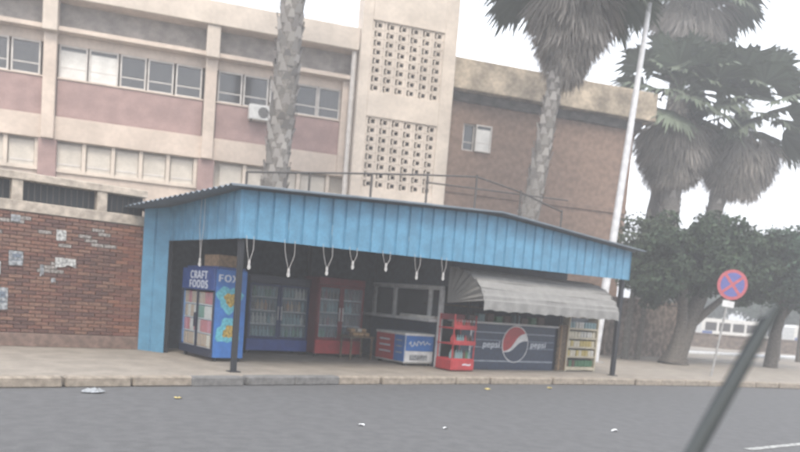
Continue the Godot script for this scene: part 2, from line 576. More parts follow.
func window(parent: Node, x0: float, x1: float, y0: float, y1: float, z: float, boarded := false) -> void:
	var f := Shape.new()
	var t := 0.055
	f.box(Vector3((x0 + x1) / 2, y1 - t / 2, z), Vector3(x1 - x0, t, 0.09), 0.006)
	f.box(Vector3((x0 + x1) / 2, y0 + t / 2, z), Vector3(x1 - x0, t, 0.09), 0.006)
	f.box(Vector3(x0 + t / 2, (y0 + y1) / 2, z), Vector3(t, y1 - y0 - 2 * t, 0.088), 0.006)
	f.box(Vector3(x1 - t / 2, (y0 + y1) / 2, z), Vector3(t, y1 - y0 - 2 * t, 0.088), 0.006)
	var w := part("window", f.mesh(), paint("frame_white"), parent)
	var ym := y0 + (y1 - y0) * 0.33
	if boarded:
		bb(w, "board", Vector3(x0 + t, y0 + t, z - 0.03), Vector3(x1 - t, ym - 0.02, z + 0.0), paint("window_board"), 0.004)
		bb(w, "board", Vector3(x0 + t, ym + 0.02, z - 0.03), Vector3(x1 - t, y1 - t - 0.12, z + 0.0), paint("window_board"), 0.004)
		bb(w, "pane", Vector3(x0 + t, y1 - t - 0.12, z - 0.02), Vector3(x1 - t, y1 - t, z - 0.014), paint("glass"), 0.0)
	else:
		bb(w, "pane", Vector3(x0 + t, y0 + t, z - 0.02), Vector3(x1 - t, ym - 0.02, z - 0.014), paint("glass"), 0.0)
		bb(w, "pane", Vector3(x0 + t, ym + 0.02, z - 0.02), Vector3(x1 - t, y1 - t, z - 0.014), paint("glass"), 0.0)
	bb(w, "glazing_bar", Vector3(x0 + t, ym - 0.02, z - 0.03), Vector3(x1 - t, ym + 0.02, z - 0.002), paint("frame_white"), 0.004)

func school_building() -> void:
	var K := 1.3
	var b := thing("school_building", "two storey cream building with pink window panels and round eave, behind the boundary wall", "building", BO, BT)
	b.set_meta("label", "two storey cream building with pink panels below its windows, behind the wall and kiosk")
	var xl := -9.0
	var xr := 10.1 * K
	var l3 := by(5.28)
	var pb := by(5.90)
	var sill := by(6.95)
	var wt := by(7.84)
	var ev := by(8.23)
	var pt := by(9.58)
	var rb := by(8.93)
	# dark rooms behind the windows, the solid walls with their openings left free
	bb(b, "room_back_wall", Vector3(xl, 0, -6.2), Vector3(xr, rb - 0.002, -6.0), paint("cream"), 0.0)
	bb(b, "room_end_wall", Vector3(xr - 0.1, 0, -6.0), Vector3(xr, rb - 0.002, -0.36), paint("cream"), 0.0)
	bb(b, "floor_slab", Vector3(xl, l3 + 0.1, -6.0), Vector3(xr, l3 + 0.3, -0.25), paint("cream"), 0.0)
	bb(b, "ground_floor_wall", Vector3(xl, 0, -0.35), Vector3(xr, by(4.42), -0.1), paint("cream"), 0.0)
	bb(b, "band", Vector3(xl, l3, -0.25), Vector3(xr, pb, 0.12), paint("cream"), 0.015)
	bb(b, "head_beam", Vector3(xl, wt, -0.25), Vector3(xr, ev - 0.15, 0.0), paint("cream"), 0.01)
	bb(b, "eave_shade_board", Vector3(xl, ev - 0.15, -0.3), Vector3(xr, rb, -0.1), paint("eave_shade"), 0.0)  # recessed board, painted darker for the shade under the roof slab
	bb(b, "ledge", Vector3(xl, ev - 0.16, 0.0), Vector3(xr, ev, 0.42), paint("cream"), 0.015)
	bb(b, "roof_slab", Vector3(xl, rb, -6.3), Vector3(xr, rb + 0.2, 0.5), paint("cream"), 0.0)
	bb(b, "parapet", Vector3(xl, rb + 0.002, 0.501), Vector3(xr - 0.02, pt, 0.66), paint("cream_light"), 0.02)
	# columns with their brackets
	var cols := [-5.6 * K, -1.6 * K, 1.7 * K, 5.92 * K]
	var edges := [[xl, cols[0]], [cols[0], cols[1]], [cols[1], cols[2]], [cols[2], cols[3]], [cols[3], xr - 0.1]]
	for cx in cols:
		bb(b, "column", Vector3(cx - 0.21, by(5.28) + 0.002, 0.0), Vector3(cx + 0.21, ev - 0.222, 0.3), paint("cream"), 0.015)
		bb(b, "column_foot", Vector3(cx - 0.3, 0, -0.2), Vector3(cx + 0.3, l3 - 0.003, 0.1), paint("pink"), 0.015)
		bb(b, "bracket", Vector3(cx - 0.24, ev - 0.22, 0.003), Vector3(cx + 0.24, rb - 0.002, 0.58), paint("cream_light"), 0.02)
	bb(b, "corner_pier", Vector3(xr - 0.45, l3 + 0.002, 0.0), Vector3(xr - 0.12, ev - 0.162, 0.22), paint("cream"), 0.015)
	# pink panels under the windows
	for e in edges:
		bb(b, "pink_panel", Vector3(e[0] + 0.24, pb + 0.002, -0.12), Vector3(e[1] - 0.24, sill - 0.06, 0.06), paint("pink"), 0.01)
		bb(b, "window_sill", Vector3(e[0] + 0.22, sill - 0.06, -0.15), Vector3(e[1] - 0.22, sill - 0.002, 0.1), paint("cream"), 0.01)
	# upper windows: surveyed positions
	var up := [[-0.35, 0.66, false], [0.72, 1.44, false], [1.9, 2.62, true], [2.66, 3.42, true], [3.47, 4.16, false], [4.2, 4.9, false], [4.96, 5.68, false], [6.13, 6.82, false], [6.86, 7.58, false], [7.62, 8.26, false], [8.3, 9.04, false], [9.06, 9.74, false]]
	for a in up:
		window(b, a[0] * K, a[1] * K, sill, wt, -0.06, a[2])
	for a in [[-1.3, -0.4]]:
		window(b, a[0] * K, a[1] * K, sill, wt, -0.06, false)
	# closed shutters of the ground floor
	var sh := [[-0.5, 0.62], [0.7, 1.4], [1.9, 2.6], [2.68, 3.36], [3.44, 4.1], [4.17, 4.84], [4.92, 5.6], [6.3, 7.0], [7.08, 7.8], [7.88, 8.6], [8.68, 9.5]]
	for a in sh:
		bb(b, "mullion", Vector3(a[1] * K - 0.03, by(4.42) + 0.002, -0.22), Vector3(a[1] * K + 0.11, l3 - 0.002, 0.0), paint("cream_light"), 0.01)
		var s := bb(b, "shutter", Vector3(a[0] * K + 0.03, by(4.42) + 0.14, -0.18), Vector3(a[1] * K - 0.05, l3 - 0.1, -0.12), paint("shutter"), 0.01)
		bb(s, "shutter_rail", Vector3(-(a[1] - a[0]) * K / 2 + 0.06, -0.3, 0.031), Vector3((a[1] - a[0]) * K / 2 - 0.06, -0.24, 0.045), paint("frame_white"), 0.004)
	bb(b, "transom", Vector3(xl, by(4.42) + 0.002, -0.24), Vector3(xr, by(4.42) + 0.14, -0.02), paint("cream_light"), 0.01)
	bb(b, "shutter_backing", Vector3(xl, by(4.42) + 0.14, -0.32), Vector3(xr, l3 - 0.002, -0.25), paint("shutter"), 0.0)
	# stair tower with two screens of pierced blocks
	var t := thing("stair_tower", "tall cream stair tower with two screens of pierced blocks", "tower", BO, BT)
	var z := 0.78
	var tl := 10.12 * K
	var tr := 13.12 * K
	var sx0 := 10.44 * K
	var sx1 := 12.7 * K
	var top := 15.0
	var ys := [[by(4.98), by(7.09)], [by(7.80), by(9.87)]]
	bb(t, "pier", Vector3(tl, 0, -0.1), Vector3(sx0, top, z), paint("cream_light"), 0.02)
	bb(t, "pier", Vector3(sx1, 0, -0.1), Vector3(tr, top, z), paint("cream_light"), 0.02)
	bb(t, "wall", Vector3(sx0, 0, -0.02), Vector3(sx1, ys[0][0], z - 0.004), paint("cream_light"), 0.0)
	bb(t, "wall", Vector3(sx0, ys[0][1], -0.02), Vector3(sx1, ys[1][0], z - 0.004), paint("cream_light"), 0.0)
	bb(t, "wall", Vector3(sx0, ys[1][1], -0.02), Vector3(sx1, top, z - 0.004), paint("cream_light"), 0.0)
	bb(t, "stair_wall", Vector3(sx0, 0, -0.1), Vector3(sx1, top, -0.02), paint("unlit_inside"), 0.0)  # dark sheet close behind the blocks, painted as the unlit stairwell
	var dp := Shape.new()
	dp.tube([Vector3(tl - 0.16, 0, 0.45), Vector3(tl - 0.16, by(8.95), 0.45)], [0.1, 0.1], 10)
	part("drain_pipe", dp.mesh(), paint("frame_white"), t)
	var nx := 6
	var ny := 8
	for sc in ys:
		var sw: float = sx1 - sx0
		var screen := bx(t, "block_screen", Vector3(sx0, sc[0] + 0.0, z - 0.16), Vector3(0.02, 0.02, 0.2), paint("cream_light"), 0.0)
		bx(screen, "lintel", Vector3(sw / 2, sc[1] - sc[0] - 0.008, 0.0), Vector3(sw, 0.016, 0.27), paint("cream_light"), 0.0)
		bx(screen, "ledge", Vector3(sw / 2, 0.008, 0.0), Vector3(sw - 0.06, 0.016, 0.27), paint("cream_light"), 0.0)
		var cw: float = (sx1 - sx0) / nx
		var chh: float = (sc[1] - sc[0]) / ny
		var m := pierced_block(cw - 0.012, chh - 0.012)
		for j in ny:
			for i in nx:
				part("pierced_block", m, paint("cream_light"), screen, Vector3(cw * (i + 0.5), chh * (j + 0.5), 0))
	# brick wing to the far side of the tower
	var r := thing("brick_wing", "brown brick building wing with stained cream parapet beyond the stair tower", "building", BO, BT)
	var rx := 20.0 * K
	var wx0 := 13.78 * K
	var wx1 := 14.76 * K
	var wy0 := by(6.62)
	var wy1 := by(7.46)
	bb(r, "wall", Vector3(tr, 0, -5.0), Vector3(wx0, by(8.1), 0.0), paint("old_brick"), 0.0)
	bb(r, "wall", Vector3(wx1, 0, -5.0), Vector3(rx, by(8.1), 0.0), paint("old_brick"), 0.0)
	bb(r, "wall", Vector3(wx0, 0, -0.3), Vector3(wx1, wy0, -0.001), paint("old_brick"), 0.0)
	bb(r, "wall", Vector3(wx0, wy1, -0.3), Vector3(wx1, by(8.1), -0.001), paint("old_brick"), 0.0)
	bb(r, "room_wall", Vector3(wx0, 0, -1.2), Vector3(wx1, by(8.1), -1.1), paint("unlit_inside"), 0.0)
	bb(r, "eave_band", Vector3(tr, by(8.1), -5.0), Vector3(rx + 0.3, by(8.38), 0.12), paint("eave_stain_shade"), 0.0)
	bb(r, "parapet", Vector3(tr + 0.01, by(8.38), -0.2), Vector3(rx + 0.7, by(9.32), 0.55), paint("cream_stained"), 0.03)
	bb(r, "parapet", Vector3(rx + 0.4, by(8.38), -5.2), Vector3(rx + 0.7, by(9.32), -0.2), paint("cream_stained"), 0.03)
	bb(r, "string_course", Vector3(tr, by(5.25), 0.0), Vector3(rx, by(5.42), 0.06), paint("old_brick"), 0.01)
	window(r, wx0 + 0.02, (wx0 + wx1) / 2 - 0.1, wy0, wy1, -0.12)
	window(r, (wx0 + wx1) / 2 - 0.1, wx1 - 0.02, wy0, wy1, 0.06, true)
	# air conditioner hanging under a window
	var ac := thing("air_conditioner", "white air conditioner box hung on the pink panel beside the palm trunk", "air conditioner", BO + Basis(Vector3.UP, BT) * Vector3(7.33 * K, by(6.53), 0.28), BT)
	bx(ac, "casing", Vector3(0, 0.3, 0.0), Vector3(0.8, 0.56, 0.34), paint("appliance_white"), 0.03)
	var ring := Shape.new()
	var ro := PackedVector2Array()
	for k in 20:
		ro.append(Vector2(cos(TAU * k / 20), sin(TAU * k / 20)) * 0.2)
	ring.prism(ro, 0.17, 0.18)
	part("fan_grille", ring.mesh(), paint("unlit_inside"), ac, Vector3(0.14, 0.3, 0))
	for k in 4:
		bx(ac, "grille_bar", Vector3(0.14, 0.18 + 0.08 * k, 0.186), Vector3(0.38, 0.012, 0.01), paint("appliance_white"), 0.0)
	for sx in [-0.3, 0.3]:
		bx(ac, "wall_bracket", Vector3(sx, 0.01, -0.03), Vector3(0.05, 0.04, 0.44), paint("rail"))

func pierced_block(w: float, h: float) -> ArrayMesh:
	var s := Shape.new()
	var d := 0.2
	var t := 0.045
	s.box(Vector3(0, h / 2 - t / 2, 0), Vector3(w, t, d))
	s.box(Vector3(0, -h / 2 + t / 2, 0), Vector3(w, t, d))
	s.box(Vector3(-w / 2 + t * 0.9, 0, 0), Vector3(t * 1.8, h - 2 * t, d - 0.004))
	s.box(Vector3(w / 2 - t * 0.7, 0, 0), Vector3(t * 1.4, h - 2 * t, d - 0.004))
	# the inner ring that leaves a C-shaped slot on one side and a square hole in the middle
	var hx := w * 0.10
	var a := h * 0.25
	s.box(Vector3(hx - a - 0.025, 0, 0.02), Vector3(0.05, h * 0.5, d - 0.05))
	s.box(Vector3(hx + a + 0.04, 0, 0.02), Vector3(0.085, h - 2 * t, d - 0.052))
	s.box(Vector3(hx, a + 0.02, 0.02), Vector3(a * 2, 0.045, d - 0.054))
	s.box(Vector3(hx, -a - 0.02, 0.02), Vector3(a * 2, 0.045, d - 0.054))
	return s.mesh()

# ---------------------------------------------------------------- the kiosk shelter
func roof_y(x: float, z: float) -> float:
	var y := lerpf(3.40, 3.76, x / 6.0) if x < 6.0 else lerpf(3.76, 3.46, (x - 6.0) / 5.1)
	return y + 0.045 * z
func fascia_lo(x: float) -> float:
	return 2.54 + 0.0145 * x

# ribbed sheet between two plan points, its lower and upper edge given by functions of the distance along it
func ribbed(a: Vector3, b: Vector3, lo0: float, lo1: float, hi0: float, hi1: float, pitch: float, out: Vector3) -> ArrayMesh:
	var s := Shape.new()
	var l := a.distance_to(b)
	var d := (b - a) / l
	var prof := []
	var x := 0.0
	while x < l - 0.001:
		for q in [[0.0, 0.032], [0.76, 0.032], [0.81, 0.0], [0.93, 0.0], [0.98, 0.032]]:
			var p: float = minf(x + pitch * q[0], l)
			if prof.is_empty() or p > prof[-1][0] + 1e-4:
				prof.append([p, q[1]])
		x += pitch
	for k in prof.size() - 1:
		var t0: float = prof[k][0] / l
		var t1: float = prof[k + 1][0] / l
		for back in [0.0, -0.004]:
			var p0: Vector3 = a + d * prof[k][0] + out * (prof[k][1] + back)
			var p1: Vector3 = a + d * prof[k + 1][0] + out * (prof[k + 1][1] + back)
			s.quad(Vector3(p0.x, lerpf(lo0, lo1, t0), p0.z), Vector3(p1.x, lerpf(lo0, lo1, t1), p1.z), Vector3(p1.x, lerpf(hi0, hi1, t1), p1.z), Vector3(p0.x, lerpf(hi0, hi1, t0), p0.z), out if back == 0.0 else -out)
	return s.mesh()

func kiosk() -> void:
	var k := thing("kiosk_shelter", "long open kiosk shelter with bright blue ribbed metal fascia and dark posts", "kiosk", Vector3(0, 0, 0))
	# posts
	for a in [[0.0, -0.02, 0.05], [10.95, -0.02, 0.06]]:
		var h := fascia_lo(a[0]) + 0.3
		bb(k, "post", Vector3(a[0] - a[2], PAV, a[1] - a[2]), Vector3(a[0] + a[2], h, a[1] + a[2] - 0.02), paint("dark_post"), 0.008)
		bx(k, "foot_plate", Vector3(a[0], PAV + 0.008, a[1]), Vector3(0.2, 0.016, 0.2), paint("dark_post"), 0.003)
	for a in [[0.1, -4.2], [4.0, -4.45], [8.0, -4.45], [10.95, -4.4]]:
		bb(k, "post", Vector3(a[0] - 0.04, PAV, a[1] - 0.04), Vector3(a[0] + 0.04, 3.1, a[1] + 0.04), paint("dark_post"), 0.008)
	# front fascia, sheet by sheet
	var x := -0.05
	while x < 11.0:
		var x2 := minf(x + 0.93, 11.1)
		var m := ribbed(Vector3(x, 0, 0.05), Vector3(x2 - 0.004, 0, 0.05), fascia_lo(x), fascia_lo(x2), roof_y(x, 0) - 0.015, roof_y(x2, 0) - 0.015, 0.31, Vector3(0, 0, 1))
		part("fascia_sheet", m, paint("blue_sheet"), k, Vector3(0, 0, 0.003 * (int(x) % 2)))
		x = x2
	bar3(k, "fascia_rail", Vector3(-0.05, fascia_lo(0) + 0.03, 0.02), Vector3(11.08, fascia_lo(11) + 0.03, 0.02), 0.025, "dark_post")
	bar3(k, "roof_beam", Vector3(-0.05, roof_y(0, 0) - 0.1, 0.0), Vector3(6.0, roof_y(6, 0) - 0.1, 0.0), 0.035, "dark_post")
	bar3(k, "roof_beam", Vector3(6.0, roof_y(6, 0) - 0.1, 0.0), Vector3(11.05, roof_y(11.05, 0) - 0.1, 0.0), 0.035, "dark_post")
	# side: header over the open front half, then a full-height blue panel angled back to the brick wall
	var so := Vector3(-1, 0, 0)
	var z := 0.045
	while z > -3.3:
		var z2 := maxf(z - 1.13, -3.36)
		part("side_header_sheet", ribbed(Vector3(-0.055, 0, z), Vector3(-0.055, 0, z2 + 0.004), 2.53, 2.53, roof_y(0, z) - 0.015, roof_y(0, z2) - 0.015, 0.335, so), paint("blue_side"), k)
		z = z2
	var pa := Vector3(-0.055, 0, -3.362)
	var pb := Vector3(-0.40, 0, -3.96)
	var pn := Vector3(-(pa.z - pb.z), 0, (pa.x - pb.x)).normalized()
	part("side_panel", ribbed(pa, pb, PAV, PAV, roof_y(0, -3.36) - 0.015, roof_y(-0.4, -4.0) - 0.02, 0.4, pn), paint("blue_side"), k)
	bb(k, "side_rail", Vector3(-0.045, 2.53, -3.36), Vector3(-0.005, 2.6, 0.0), paint("dark_post"), 0.004)
	bb(k, "door_post", Vector3(-0.05, PAV, -3.43), Vector3(0.02, 3.2, -3.365), paint("dark_post"), 0.004)
	bb(k, "corner_trim", Vector3(-0.115, 2.525, -0.03), Vector3(-0.045, roof_y(0, 0) - 0.02, 0.115), paint("blue_side"), 0.006)
	# back and far side, closing the dark inside
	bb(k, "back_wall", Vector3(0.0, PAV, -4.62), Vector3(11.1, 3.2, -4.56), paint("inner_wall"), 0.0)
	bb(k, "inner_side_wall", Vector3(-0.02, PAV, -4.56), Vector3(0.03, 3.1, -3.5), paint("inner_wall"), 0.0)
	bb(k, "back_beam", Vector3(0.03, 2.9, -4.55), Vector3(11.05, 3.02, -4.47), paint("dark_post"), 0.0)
	for xx in [1.8, 3.8, 5.8, 7.8, 9.6]:
		bar3(k, "rafter", Vector3(xx, roof_y(xx, -0.1) - 0.1, -0.05), Vector3(xx, roof_y(xx, -4.5) - 0.1, -4.5), 0.03, "dark_post")
	# corrugated roof sheets, waves running along the street
	var xs := [-0.4, 2.0, 4.0, 6.0, 8.0, 9.7, 11.3]
	for i in xs.size() - 1:
		var s := Shape.new()
		var n := 96
		for j in n:
			var za := 0.34 - 5.15 * j / n
			var zb := 0.34 - 5.15 * (j + 1) / n
			var xa0: float = xs[i] + (0.095 * minf(za, 0.0) if i == 0 else 0.0)
			var xa1: float = xs[i] + (0.095 * minf(zb, 0.0) if i == 0 else 0.0)
			var xe: float = xs[i + 1] + 0.06
			var wa := 0.022 * sin(TAU * za / 0.21) + 0.022
			var wb := 0.022 * sin(TAU * zb / 0.21) + 0.022
			for th in [0.0, 0.006]:
				s.quad(Vector3(xa0, roof_y(xa0, za) + wa + th, za), Vector3(xe, roof_y(xe, za) + wa + th, za), Vector3(xe, roof_y(xe, zb) + wb + th, zb), Vector3(xa1, roof_y(xa1, zb) + wb + th, zb), Vector3.UP if th > 0 else Vector3.DOWN)
			s.quad(Vector3(xa0, roof_y(xa0, za) + wa, za), Vector3(xa0, roof_y(xa0, za) + wa + 0.006, za), Vector3(xa1, roof_y(xa1, zb) + wb + 0.006, zb), Vector3(xa1, roof_y(xa1, zb) + wb, zb), Vector3.LEFT)
		var zf := 0.34
		s.quad(Vector3(xs[i], roof_y(xs[i], zf) + 0.0, zf), Vector3(xs[i + 1], roof_y(xs[i + 1], zf), zf), Vector3(xs[i + 1], roof_y(xs[i + 1], zf) + 0.03, zf), Vector3(xs[i], roof_y(xs[i], zf) + 0.03, zf), Vector3.BACK)
		part("roof_sheet", s.mesh(), paint("roof_sheet"), k, Vector3(0, 0.004 * (i % 2), 0))
	# pipe railing over the roof
	var rl := thing("roof_railing", "rusty dark pipe railing standing along the kiosk roof", "railing", Vector3(0, 0, 0))
	var rz := -2.4
	var pts := [[1.15, 4.09], [2.66, 4.32], [4.32, 4.57], [5.99, 4.81], [7.62, 5.03], [9.28, 4.88], [11.0, 4.58]]
	for p in pts:
		bar3(rl, "upright", Vector3(p[0], roof_y(p[0], rz) + 0.0, rz), Vector3(p[0], p[1] + (0.05 if p[0] > 7 else 0.0), rz), 0.028, "rail")
	for i in pts.size() - 1:
		bar3(rl, "pipe", Vector3(pts[i][0], pts[i][1], rz), Vector3(pts[i + 1][0], pts[i + 1][1], rz), 0.022, "rail")
	bar3(rl, "pipe", Vector3(6.0, 4.63, rz), Vector3(11.2, 4.93, rz), 0.02, "rail")
	bx(rl, "clamp_plate", Vector3(6.95, roof_y(6.95, rz) + 0.14, rz + 0.05), Vector3(0.7, 0.2, 0.12), paint("rail"))

func bar3(parent: Node, called: String, a: Vector3, b: Vector3, r: float, key: String) -> MeshInstance3D:
	var s := Shape.new()
	s.tube([Vector3.ZERO, b - a], [r, r], 8)
	return part(called, s.mesh(), paint(key), parent, a)

# ---------------------------------------------------------------- goods and appliances under the roof
func bottle_mesh(r: float, h: float) -> ArrayMesh:
	var s := Shape.new()
	s.tube([Vector3(0, 0, 0), Vector3(0, h * 0.6, 0), Vector3(0, h * 0.78, 0), Vector3(0, h, 0)], [r, r, r * 0.42, r * 0.4], 7)
	return s.mesh()

func hanging_bulb(at: Vector3, top: float, w: float, label: String, side := false) -> void:
	var t := thing("hanging_bulb", label, "light bulb", at, PI / 2 if side else 0.0, "bulbs hanging along the kiosk edge")
	var h := top - at.y
	var s := Shape.new()
	s.tube([Vector3(-w, h, 0), Vector3(-w * 0.8, h * 0.6, 0.01), Vector3(-w * 0.35, h * 0.3, 0), Vector3(0, 0.06, 0)], [0.005, 0.005, 0.005, 0.005], 5)
	s.tube([Vector3(w * 0.8, h, 0), Vector3(w * 0.9, h * 0.55, -0.01), Vector3(w * 0.3, h * 0.25, 0), Vector3(0, 0.06, 0)], [0.005, 0.005, 0.005, 0.005], 5)
	part("wire", s.mesh(), paint("wire"), t)
	var c := Shape.new()
	c.tube([Vector3(0, 0.09, 0), Vector3(0, 0.03, 0)], [0.02, 0.025], 8)
	part("socket", c.mesh(), paint("wire"), t)
	var b := Shape.new()
	b.tube([Vector3(0, 0.03, 0), Vector3(0, 0.0, 0), Vector3(0, -0.035, 0), Vector3(0, -0.065, 0), Vector3(0, -0.075, 0)], [0.016, 0.028, 0.034, 0.022, 0.004], 10)
	part("glass_bulb", b.mesh(), paint("bulb"), t)

func shelf_goods(called: String, label: String, category: String, group: String, mesh: Mesh, at: Vector3, dir: Vector3, count: int, keys: Array, jitter := 0.006) -> void:
	for i in count:
		var o := part(called, mesh, paint(keys[rng.randi() % keys.size()]), self, at + dir * i + Vector3(rng.randf_range(-jitter, jitter), 0, rng.randf_range(-jitter, jitter)), Basis(Vector3.UP, rng.randf_range(-0.12, 0.12)))
		tag(o, "%s, %s from the left" % [label, NTH[i]], category, group)

const NTH := ["first", "second", "third", "fourth", "fifth", "sixth", "seventh", "eighth", "ninth", "tenth", "eleventh", "twelfth", "thirteenth", "fourteenth", "fifteenth"]
func cabinet(parent: Node, w: float, h: float, d: float, key: String, inside: String) -> void:
	# open-fronted carcass, front at z = 0, standing on y = 0, centred on x
	var t := 0.05
	bb(parent, "side_wall", Vector3(-w / 2, 0.08, -d), Vector3(-w / 2 + t, h, 0), paint(key))
	bb(parent, "side_wall", Vector3(w / 2 - t, 0.08, -d), Vector3(w / 2, h, 0), paint(key))
	bb(parent, "back_panel", Vector3(-w / 2 + t, 0.08, -d), Vector3(w / 2 - t, h, -d + 0.03), paint(inside))
	bb(parent, "top_panel", Vector3(-w / 2 + t, h - t, -d + 0.03), Vector3(w / 2 - t, h, -0.004), paint(key))
	for sx in [-1, 1]:
		for z in [-0.08, -d + 0.08]:
			bx(parent, "foot", Vector3(sx * (w / 2 - 0.08), 0.04, z), Vector3(0.06, 0.08, 0.06), paint("rubber"))

func glass_doors(parent: Node, w: float, y0: float, y1: float, n: int, key: String, t := 0.055, grip := "aluminium") -> void:
	var dw := (w - 0.02) / n
	for i in n:
		var cx := -w / 2 + 0.01 + dw * (i + 0.5)
		var f := Shape.new()
		f.box(Vector3(0, y1 - t / 2, 0), Vector3(dw - 0.01, t, 0.045), 0.006)
		f.box(Vector3(0, y0 + t / 2, 0), Vector3(dw - 0.01, t, 0.045), 0.006)
		f.box(Vector3(-dw / 2 + t / 2 + 0.005, (y0 + y1) / 2, 0), Vector3(t, y1 - y0 - 2 * t, 0.043), 0.006)
		f.box(Vector3(dw / 2 - t / 2 - 0.005, (y0 + y1) / 2, 0), Vector3(t, y1 - y0 - 2 * t, 0.043), 0.006)
		var d := part("door", f.mesh(), paint(key), parent, Vector3(cx, 0, 0.026))
		bb(d, "pane", Vector3(-dw / 2 + 0.06, y0 + 0.055, -0.008), Vector3(dw / 2 - 0.06, y1 - 0.055, 0.0), paint("fridge_glass"), 0.0)
		var hs := -1.0 if i % 2 else 1.0
		bb(d, "handle", Vector3(hs * (dw / 2 - 0.045) - 0.012, y0 + (y1 - y0) * 0.35, 0.022), Vector3(hs * (dw / 2 - 0.045) + 0.012, y0 + (y1 - y0) * 0.6, 0.05), paint(grip))

func kiosk_contents() -> void:
	# bulbs: on the left edge and along the front
	hanging_bulb(Vector3(-0.12, 2.08, -1.55), 3.3, 0.09, "bulb hanging on long wires from the kiosk's short side", true)
	var bl := [[0.1, 2.07, 0.08, "hanging bulb beside the corner post of the kiosk"], [0.9, 2.0, 0.12, "bulb hanging in front of the blue fridge's middle"], [1.72, 2.1, 0.12, "bulb hanging between the blue and the red fridge"], [2.3, 2.27, 0.1, "bulb hanging over the red fridge, shorter than its neighbours"], [3.1, 2.3, 0.11, "bulb hanging just past the red fridge"], [3.9, 2.2, 0.09, "bulb hanging over the booth's windows"], [4.62, 2.24, 0.08, "bulb hanging nearest to the grey awning"]]
	for a in bl:
		hanging_bulb(Vector3(a[0], a[1], 0.13), fascia_lo(a[0]) + 0.05, a[2], a[3])
	# ---- craft fridge: faces the open side, printed panel towards the street
	var cf := thing("food_fridge", "blue upright fridge with white lettering and fruit prints, behind the corner post", "fridge", Vector3(0.3, PAV, -2.5), -PI / 2)
	var w := 1.66
	cabinet(cf, w, 1.86, 0.66, "craft_side", "shelf_inside")
	bb(cf, "header_panel", Vector3(-w / 2, 1.42, 0.002), Vector3(w / 2, 1.86, 0.05), paint("craft_blue"))
	bb(cf, "bottom_panel", Vector3(-w / 2, 0.08, 0.002), Vector3(w / 2, 0.23, 0.05), paint("fridge_dark"))
	lettering("lettering", "CRAFT", 0.16, paint("letter_white"), cf, Vector3(0.05, 1.72, 0.053), Basis.IDENTITY, 1.35)
	lettering("lettering", "FOODS", 0.16, paint("letter_white"), cf, Vector3(0.05, 1.53, 0.053), Basis.IDENTITY, 1.35)
	for y in [0.26, 0.55, 0.84, 1.13]:
		bb(cf, "shelf", Vector3(-w / 2 + 0.05, y - 0.02, -0.6), Vector3(w / 2 - 0.05, y, -0.02), paint("aluminium"), 0.003)
	glass_doors(cf, w, 0.235, 1.42, 2, "fridge_dark", 0.014, "fridge_dark")
	# printed pictures on the flank (the fridge's own -x side faces the street)
	for a in [[1.28, 0.26], [0.62, 0.25]]:
		var sp := PackedVector2Array()
		var ye := PackedVector2Array()
		for k in 24:
			var t := TAU * k / 24
			var rr: float = a[1] * (1.0 + 0.18 * sin(3 * t + a[0] * 5) + 0.1 * sin(7 * t))
			sp.append(Vector2(cos(t) * rr, sin(t) * rr))
			ye.append(Vector2(cos(t) * rr * 0.55 + 0.03, sin(t) * rr * 0.5 - 0.01))
		var s1 := Shape.new()
		s1.prism(sp, 0, 0.003)
		var turn := Basis(Vector3.UP, PI / 2)
		part("printed_splash", s1.mesh(), paint("cyan"), cf, Vector3(w / 2 + 0.001, a[0], -0.30), turn)
		var s2 := Shape.new()
		s2.prism(ye, 0, 0.003)
		part("printed_fruit", s2.mesh(), paint("yellow"), cf, Vector3(w / 2 + 0.005, a[0], -0.30), turn)
	lettering("lettering", "FOX", 0.14, paint("letter_white"), cf, Vector3(w / 2 + 0.004, 1.68, -0.25), Basis(Vector3.UP, PI / 2), 1.2)
	bx(cf, "cap", Vector3(0, 1.885, -0.33), Vector3(w - 0.06, 0.05, 0.6), paint("craft_blue"))
	var cb := bx(self, "cardboard_box", Vector3(0.62, PAV + 2.03, -2.15), Vector3(0.5, 0.24, 0.7), paint("cardboard"), 0.01)
	cb.name = numbered("cardboard_box")
	tag(cb, "flat brown cardboard box lying on top of the fruit-printed blue fridge", "box")
	var pack := Shape.new()
	pack.box(Vector3(0, 0.125, 0), Vector3(0.08, 0.25, 0.168), 0.012)
	var pm := pack.mesh()
	var rows := [["bottom", 0.26, ["pack_tan", "pack_cream", "pack_tan"]], ["second", 0.55, ["pack_red", "pack_red", "pack_white", "pack_pink"]], ["third", 0.84, ["pack_white", "pack_green", "pack_tan", "pack_white", "pack_tan"]], ["top", 1.13, ["pack_red", "pack_tan", "pack_tan"]]]
	for r in rows:
		shelf_goods("food_pack", "food packet on the %s shelf of the fruit-printed fridge" % r[0], "packet", "packets in the food fridge, %s shelf" % r[0], pm, Vector3(0.36, PAV + r[1] + 0.001, -3.2), Vector3(0, 0, 0.173), 9, r[2])
	# ---- blue double-door drinks fridge
	var bf := thing("drinks_fridge", "dark blue double door drinks fridge with bright blue base panel", "fridge", Vector3(2.84, PAV, -3.75))
	bf.set_meta("label", "blue double door glass drinks fridge against the kiosk's back wall")
	w = 1.64
	cabinet(bf, w, 1.86, 0.62, "fridge_dark", "shelf_inside")
	bb(bf, "header_panel", Vector3(-w / 2, 1.68, 0.002), Vector3(w / 2, 1.86, 0.05), paint("fridge_dark"))
	bb(bf, "bottom_panel", Vector3(-w / 2, 0.08, 0.002), Vector3(w / 2, 0.36, 0.05), paint("fridge_blue"))
	for y in [0.4, 0.72, 1.04, 1.36]:
		bb(bf, "shelf", Vector3(-w / 2 + 0.05, y - 0.02, -0.58), Vector3(w / 2 - 0.05, y, -0.03), paint("aluminium"), 0.003)
	glass_doors(bf, w, 0.37, 1.67, 2, "door_blue")
	var bot := bottle_mesh(0.042, 0.25)
